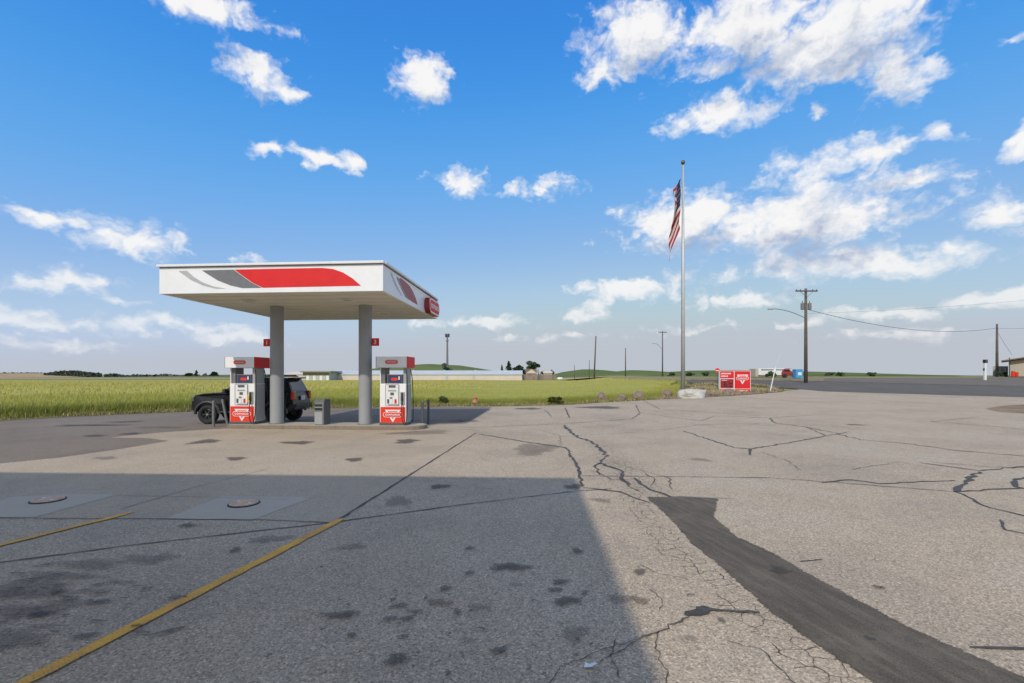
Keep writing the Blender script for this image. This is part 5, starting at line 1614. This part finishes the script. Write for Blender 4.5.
# red pickup
d = 82.0
px_c = px_at(789.5, d); gz = ter(px_c, d)
t = thing('pickup_truck', (px_c, d, gz), 'red pickup truck parked between cream trailer and blue box', 'truck', math.radians(-25))
prof = [(-1.15, .42), (1.15, .42), (1.2, .9), (1.1, 1.0), (.2, 1.05), (-.1, 1.5), (-.95, 1.5), (-1.12, 1.0), (-1.2, .9)]
MB().prism(prof, 1.5, lambda a, b, h: (a, h - .75, b)).build('body', 'dark_red', t, .05)
MB().prism([(-.86, 1.08), (.10, 1.08), (-.15, 1.42), (-.86, 1.42)], .012, lambda a, b, h: (a, -.752 - h, b)).build('side_window', 'glass', t)
MB().box((1.2, 0, .62), (.1, 1.5, .2)).build('bumper', 'trim', t, .02)
MB().box((-.3, 0, 1.56), (.9, 1.2, .08)).build('roof_load', 'dark_grey', t, .02)
for sx in (-.75, .75):
    for sy in (-.72, .72):
        mb = MB(); mb.lathe([(.001, -.1), (.28, -.1), (.34, -.06), (.34, .06), (.28, .1), (.001, .1)], 18, 'y', (sx, sy, .34)); mb.build('wheel', 'tyre', t)
for sy in (-.5, .5): MB().box((1.19, sy, .85), (.05, .25, .14)).build('headlight', 'trim', t)
# blue box
d = 80.0
x0, x1, z0, z1 = far_box(796, 803, 370.8, 379.6, d); cx = (x0 + x1) / 2; gz = ter(cx, d); H_ = max(1.4, z1 - gz)
t = thing('blue_box', (cx, d, gz), 'bright blue cabinet with white notice left of the tall pole', 'cabinet')
MB().box((0, .5, H_ / 2), (x1 - x0, 1.0, H_)).build('cabinet', 'blue', t, .03)
MB().box((.05, -.012, H_ * .52), (.62, .02, .5)).build('notice', 'trim', t)
MB().box((0, .5, H_ + .04), (x1 - x0 + .1, 1.1, .08)).build('roof', 'blue', t, .02)
MB().box((-.45, -.02, H_ * .45), (.05, .05, .2)).build('handle', 'dark_grey', t)
# white marker post
d = 70.0; x = px_at(985, d); gz = ter(x, d)
t = thing('marker_post', (x, d, gz), 'white post with black head standing alone in the gravel yard', 'post')
H_ = z_at(359.5, d) - gz
MB().box((0, 0, H_ * .42), (.30, .22, H_ * .84)).build('shaft', 'trim', t, .02)
hd = MB().box((.04, 0, H_ * .915), (.46, .34, H_ * .16)).build('head', 'black', t, .03)
MB().box((.04, -.19, H_ * .93), (.26, .02, .14)).build('lens', 'mid_grey', hd)
MB().box((-.22, -.05, H_ * .52), (.14, .2, .34)).build('side_box', 'dark_grey', t, .02)
# brown roofed building at the right edge
d = 88.0
x0 = px_at(1009, d); gz = 1.95
t = thing('roadside_building', (x0, d, gz), 'tan building with low brown roof cut by the right picture edge', 'building', -math.atan2(x0, d))
ze = z_at(361.0, d) - gz; BWd = 16.0
MB().box((BWd / 2, 4.5, ze / 2), (BWd, 9, ze)).build('wall', 'tan_wall', t)
r = MB(); r.prism([(-1.0, ze - .1), (BWd / 2, ze + 1.55), (BWd + 1.0, ze - .1), (BWd + 1.0, ze + .12), (BWd / 2, ze + 1.8), (-1.0, ze + .12)], 11, lambda a, b, h: (a, h - 1.0, b)); r.build('roof', 'brown_roof', t)
MB().prism([(.1, ze - .02), (BWd - .1, ze - .02), (BWd / 2, ze + 1.5)], .2, lambda a, b, h: (a, h + .02, b)).build('gable', 'tan_wall', t)
for i, wx_ in enumerate((2.6, 6.0, 10.5)):
    wn_ = MB().box((wx_, -.03, ze * .55), (1.5, .08, 1.0)).build('window', 'trim', t); MB().box((wx_, -.08, ze * .55), (1.3, .04, .8)).build('pane', 'glass', wn_)
MB().box((8.3, -.03, 1.05), (1.0, .08, 2.1)).build('door', 'brown_roof', t)
MB().box((.05, -.12, ze * .62), (.16, .16, ze * 1.2)).build('downpipe', 'dark_grey', t)
for i, (px, w_) in enumerate(((1013.2, .55), (1016.6, .5))):
    x = px_at(px, 86.5)
    b_ = thing('red_barrel', (x, 86.5, 1.90), ('taller' if i == 0 else 'shorter') + ' orange-red barrel against the tan building', 'barrel', 0, 'barrels by the tan building')
    hh = .95 - .2 * i
    mb = MB(); mb.lathe([(.001, 0), (w_ / 2, 0), (w_ / 2, hh * .3), (w_ / 2 + .02, hh * .33), (w_ / 2, hh * .36), (w_ / 2, hh * .64), (w_ / 2 + .02, hh * .67), (w_ / 2, hh * .7), (w_ / 2, hh), (.001, hh)], 16); mb.build('drum', 'orange_red', b_)
    mb = MB(); mb.lathe([(w_ / 2 + .015, hh - .02), (w_ / 2 + .015, hh + .03), (.001, hh + .03)], 16); mb.build('lid', 'dark_red', b_)
for i, (px, lab) in enumerate(((1000.5, 'dark low shrub at the foot of the right pole'), (1004.8, 'dark low shrub between right pole and tan building'))):
    x = px_at(px, 88); plant('bush', (x, 88, 1.92), .85, .6, lab, 'shrub', 'leaf_dark', 'round', 300, 'shrubs by the tan building', 0)
t = thing('board_screen', (px_at(1000.5, 92), 92, 1.93), 'pale grey board screen behind the right pole', 'fence')
bm_ = MB().box((0, 0, 1.0), (.26, .05, 2.0)).mesh('board')
for i in range(10):
    o = link('board', bm_, 'shed_wall', t); o.location = (-1.35 + i * .3, random.uniform(-.02, .02), 0)
# scrub beyond the road
for i, (px, lab) in enumerate(((690, 'dark scrub bush beyond the road behind the flagpole'), (672, 'dark scrub bush beyond the crop left of the flagpole'), (829, 'dark scrub bush right of the tall pole, the left one'), (840, 'dark scrub bush right of the tall pole, the middle one'), (872, 'dark scrub bush right of the tall pole, the far one'), (706, 'dark scrub bush beyond the road left of the price sign'))):
    x = px_at(px, 105); plant('bush', (x, 105, ter(x, 105)), .9, 1.1, lab, 'shrub', 'leaf_mid', 'round', 260, 'scrub beyond the road', 0)

# ------------------------------------------------------------------ unseen canopy added over the camera to cast the near shadow
def add_shadow_canopy():
    zb, zt = 5.2, 5.6
    cx, cy = 1.25 - .389 * zt, 9.2 - 1.11 * zt               # its front right top corner
    t = thing('shadow_canopy', (cx, cy, 0), 'unseen flat white canopy added to cast the shadow across the near forecourt', 'canopy', YAW * .6)
    W_, D_ = 15.0, 8.5
    MB().box((-W_ / 2, -D_ / 2, (zb + zt) / 2), (W_, D_, zt - zb)).build('deck', 'trim', t, .01)
    for i in range(20):
        MB().box((-W_ / 2, -D_ * (i + .5) / 20, zb - .012), (W_ - .2, D_ / 20 - .03, .02)).build('soffit_panel', 'soffit', t)
    for x in (-2.5, -10.5):
        for y in (-5.6,):
            cl = MB().lathe([(.2, .0), (.2, zb)], 24, c=(x, y, 0)).build('column', 'column', t, smooth=True)
            MB().lathe([(.3, .002), (.3, .03), (.21, .035)], 24, c=(x, y, 0)).build('base_plate', 'mid_grey', cl)
add_shadow_canopy()
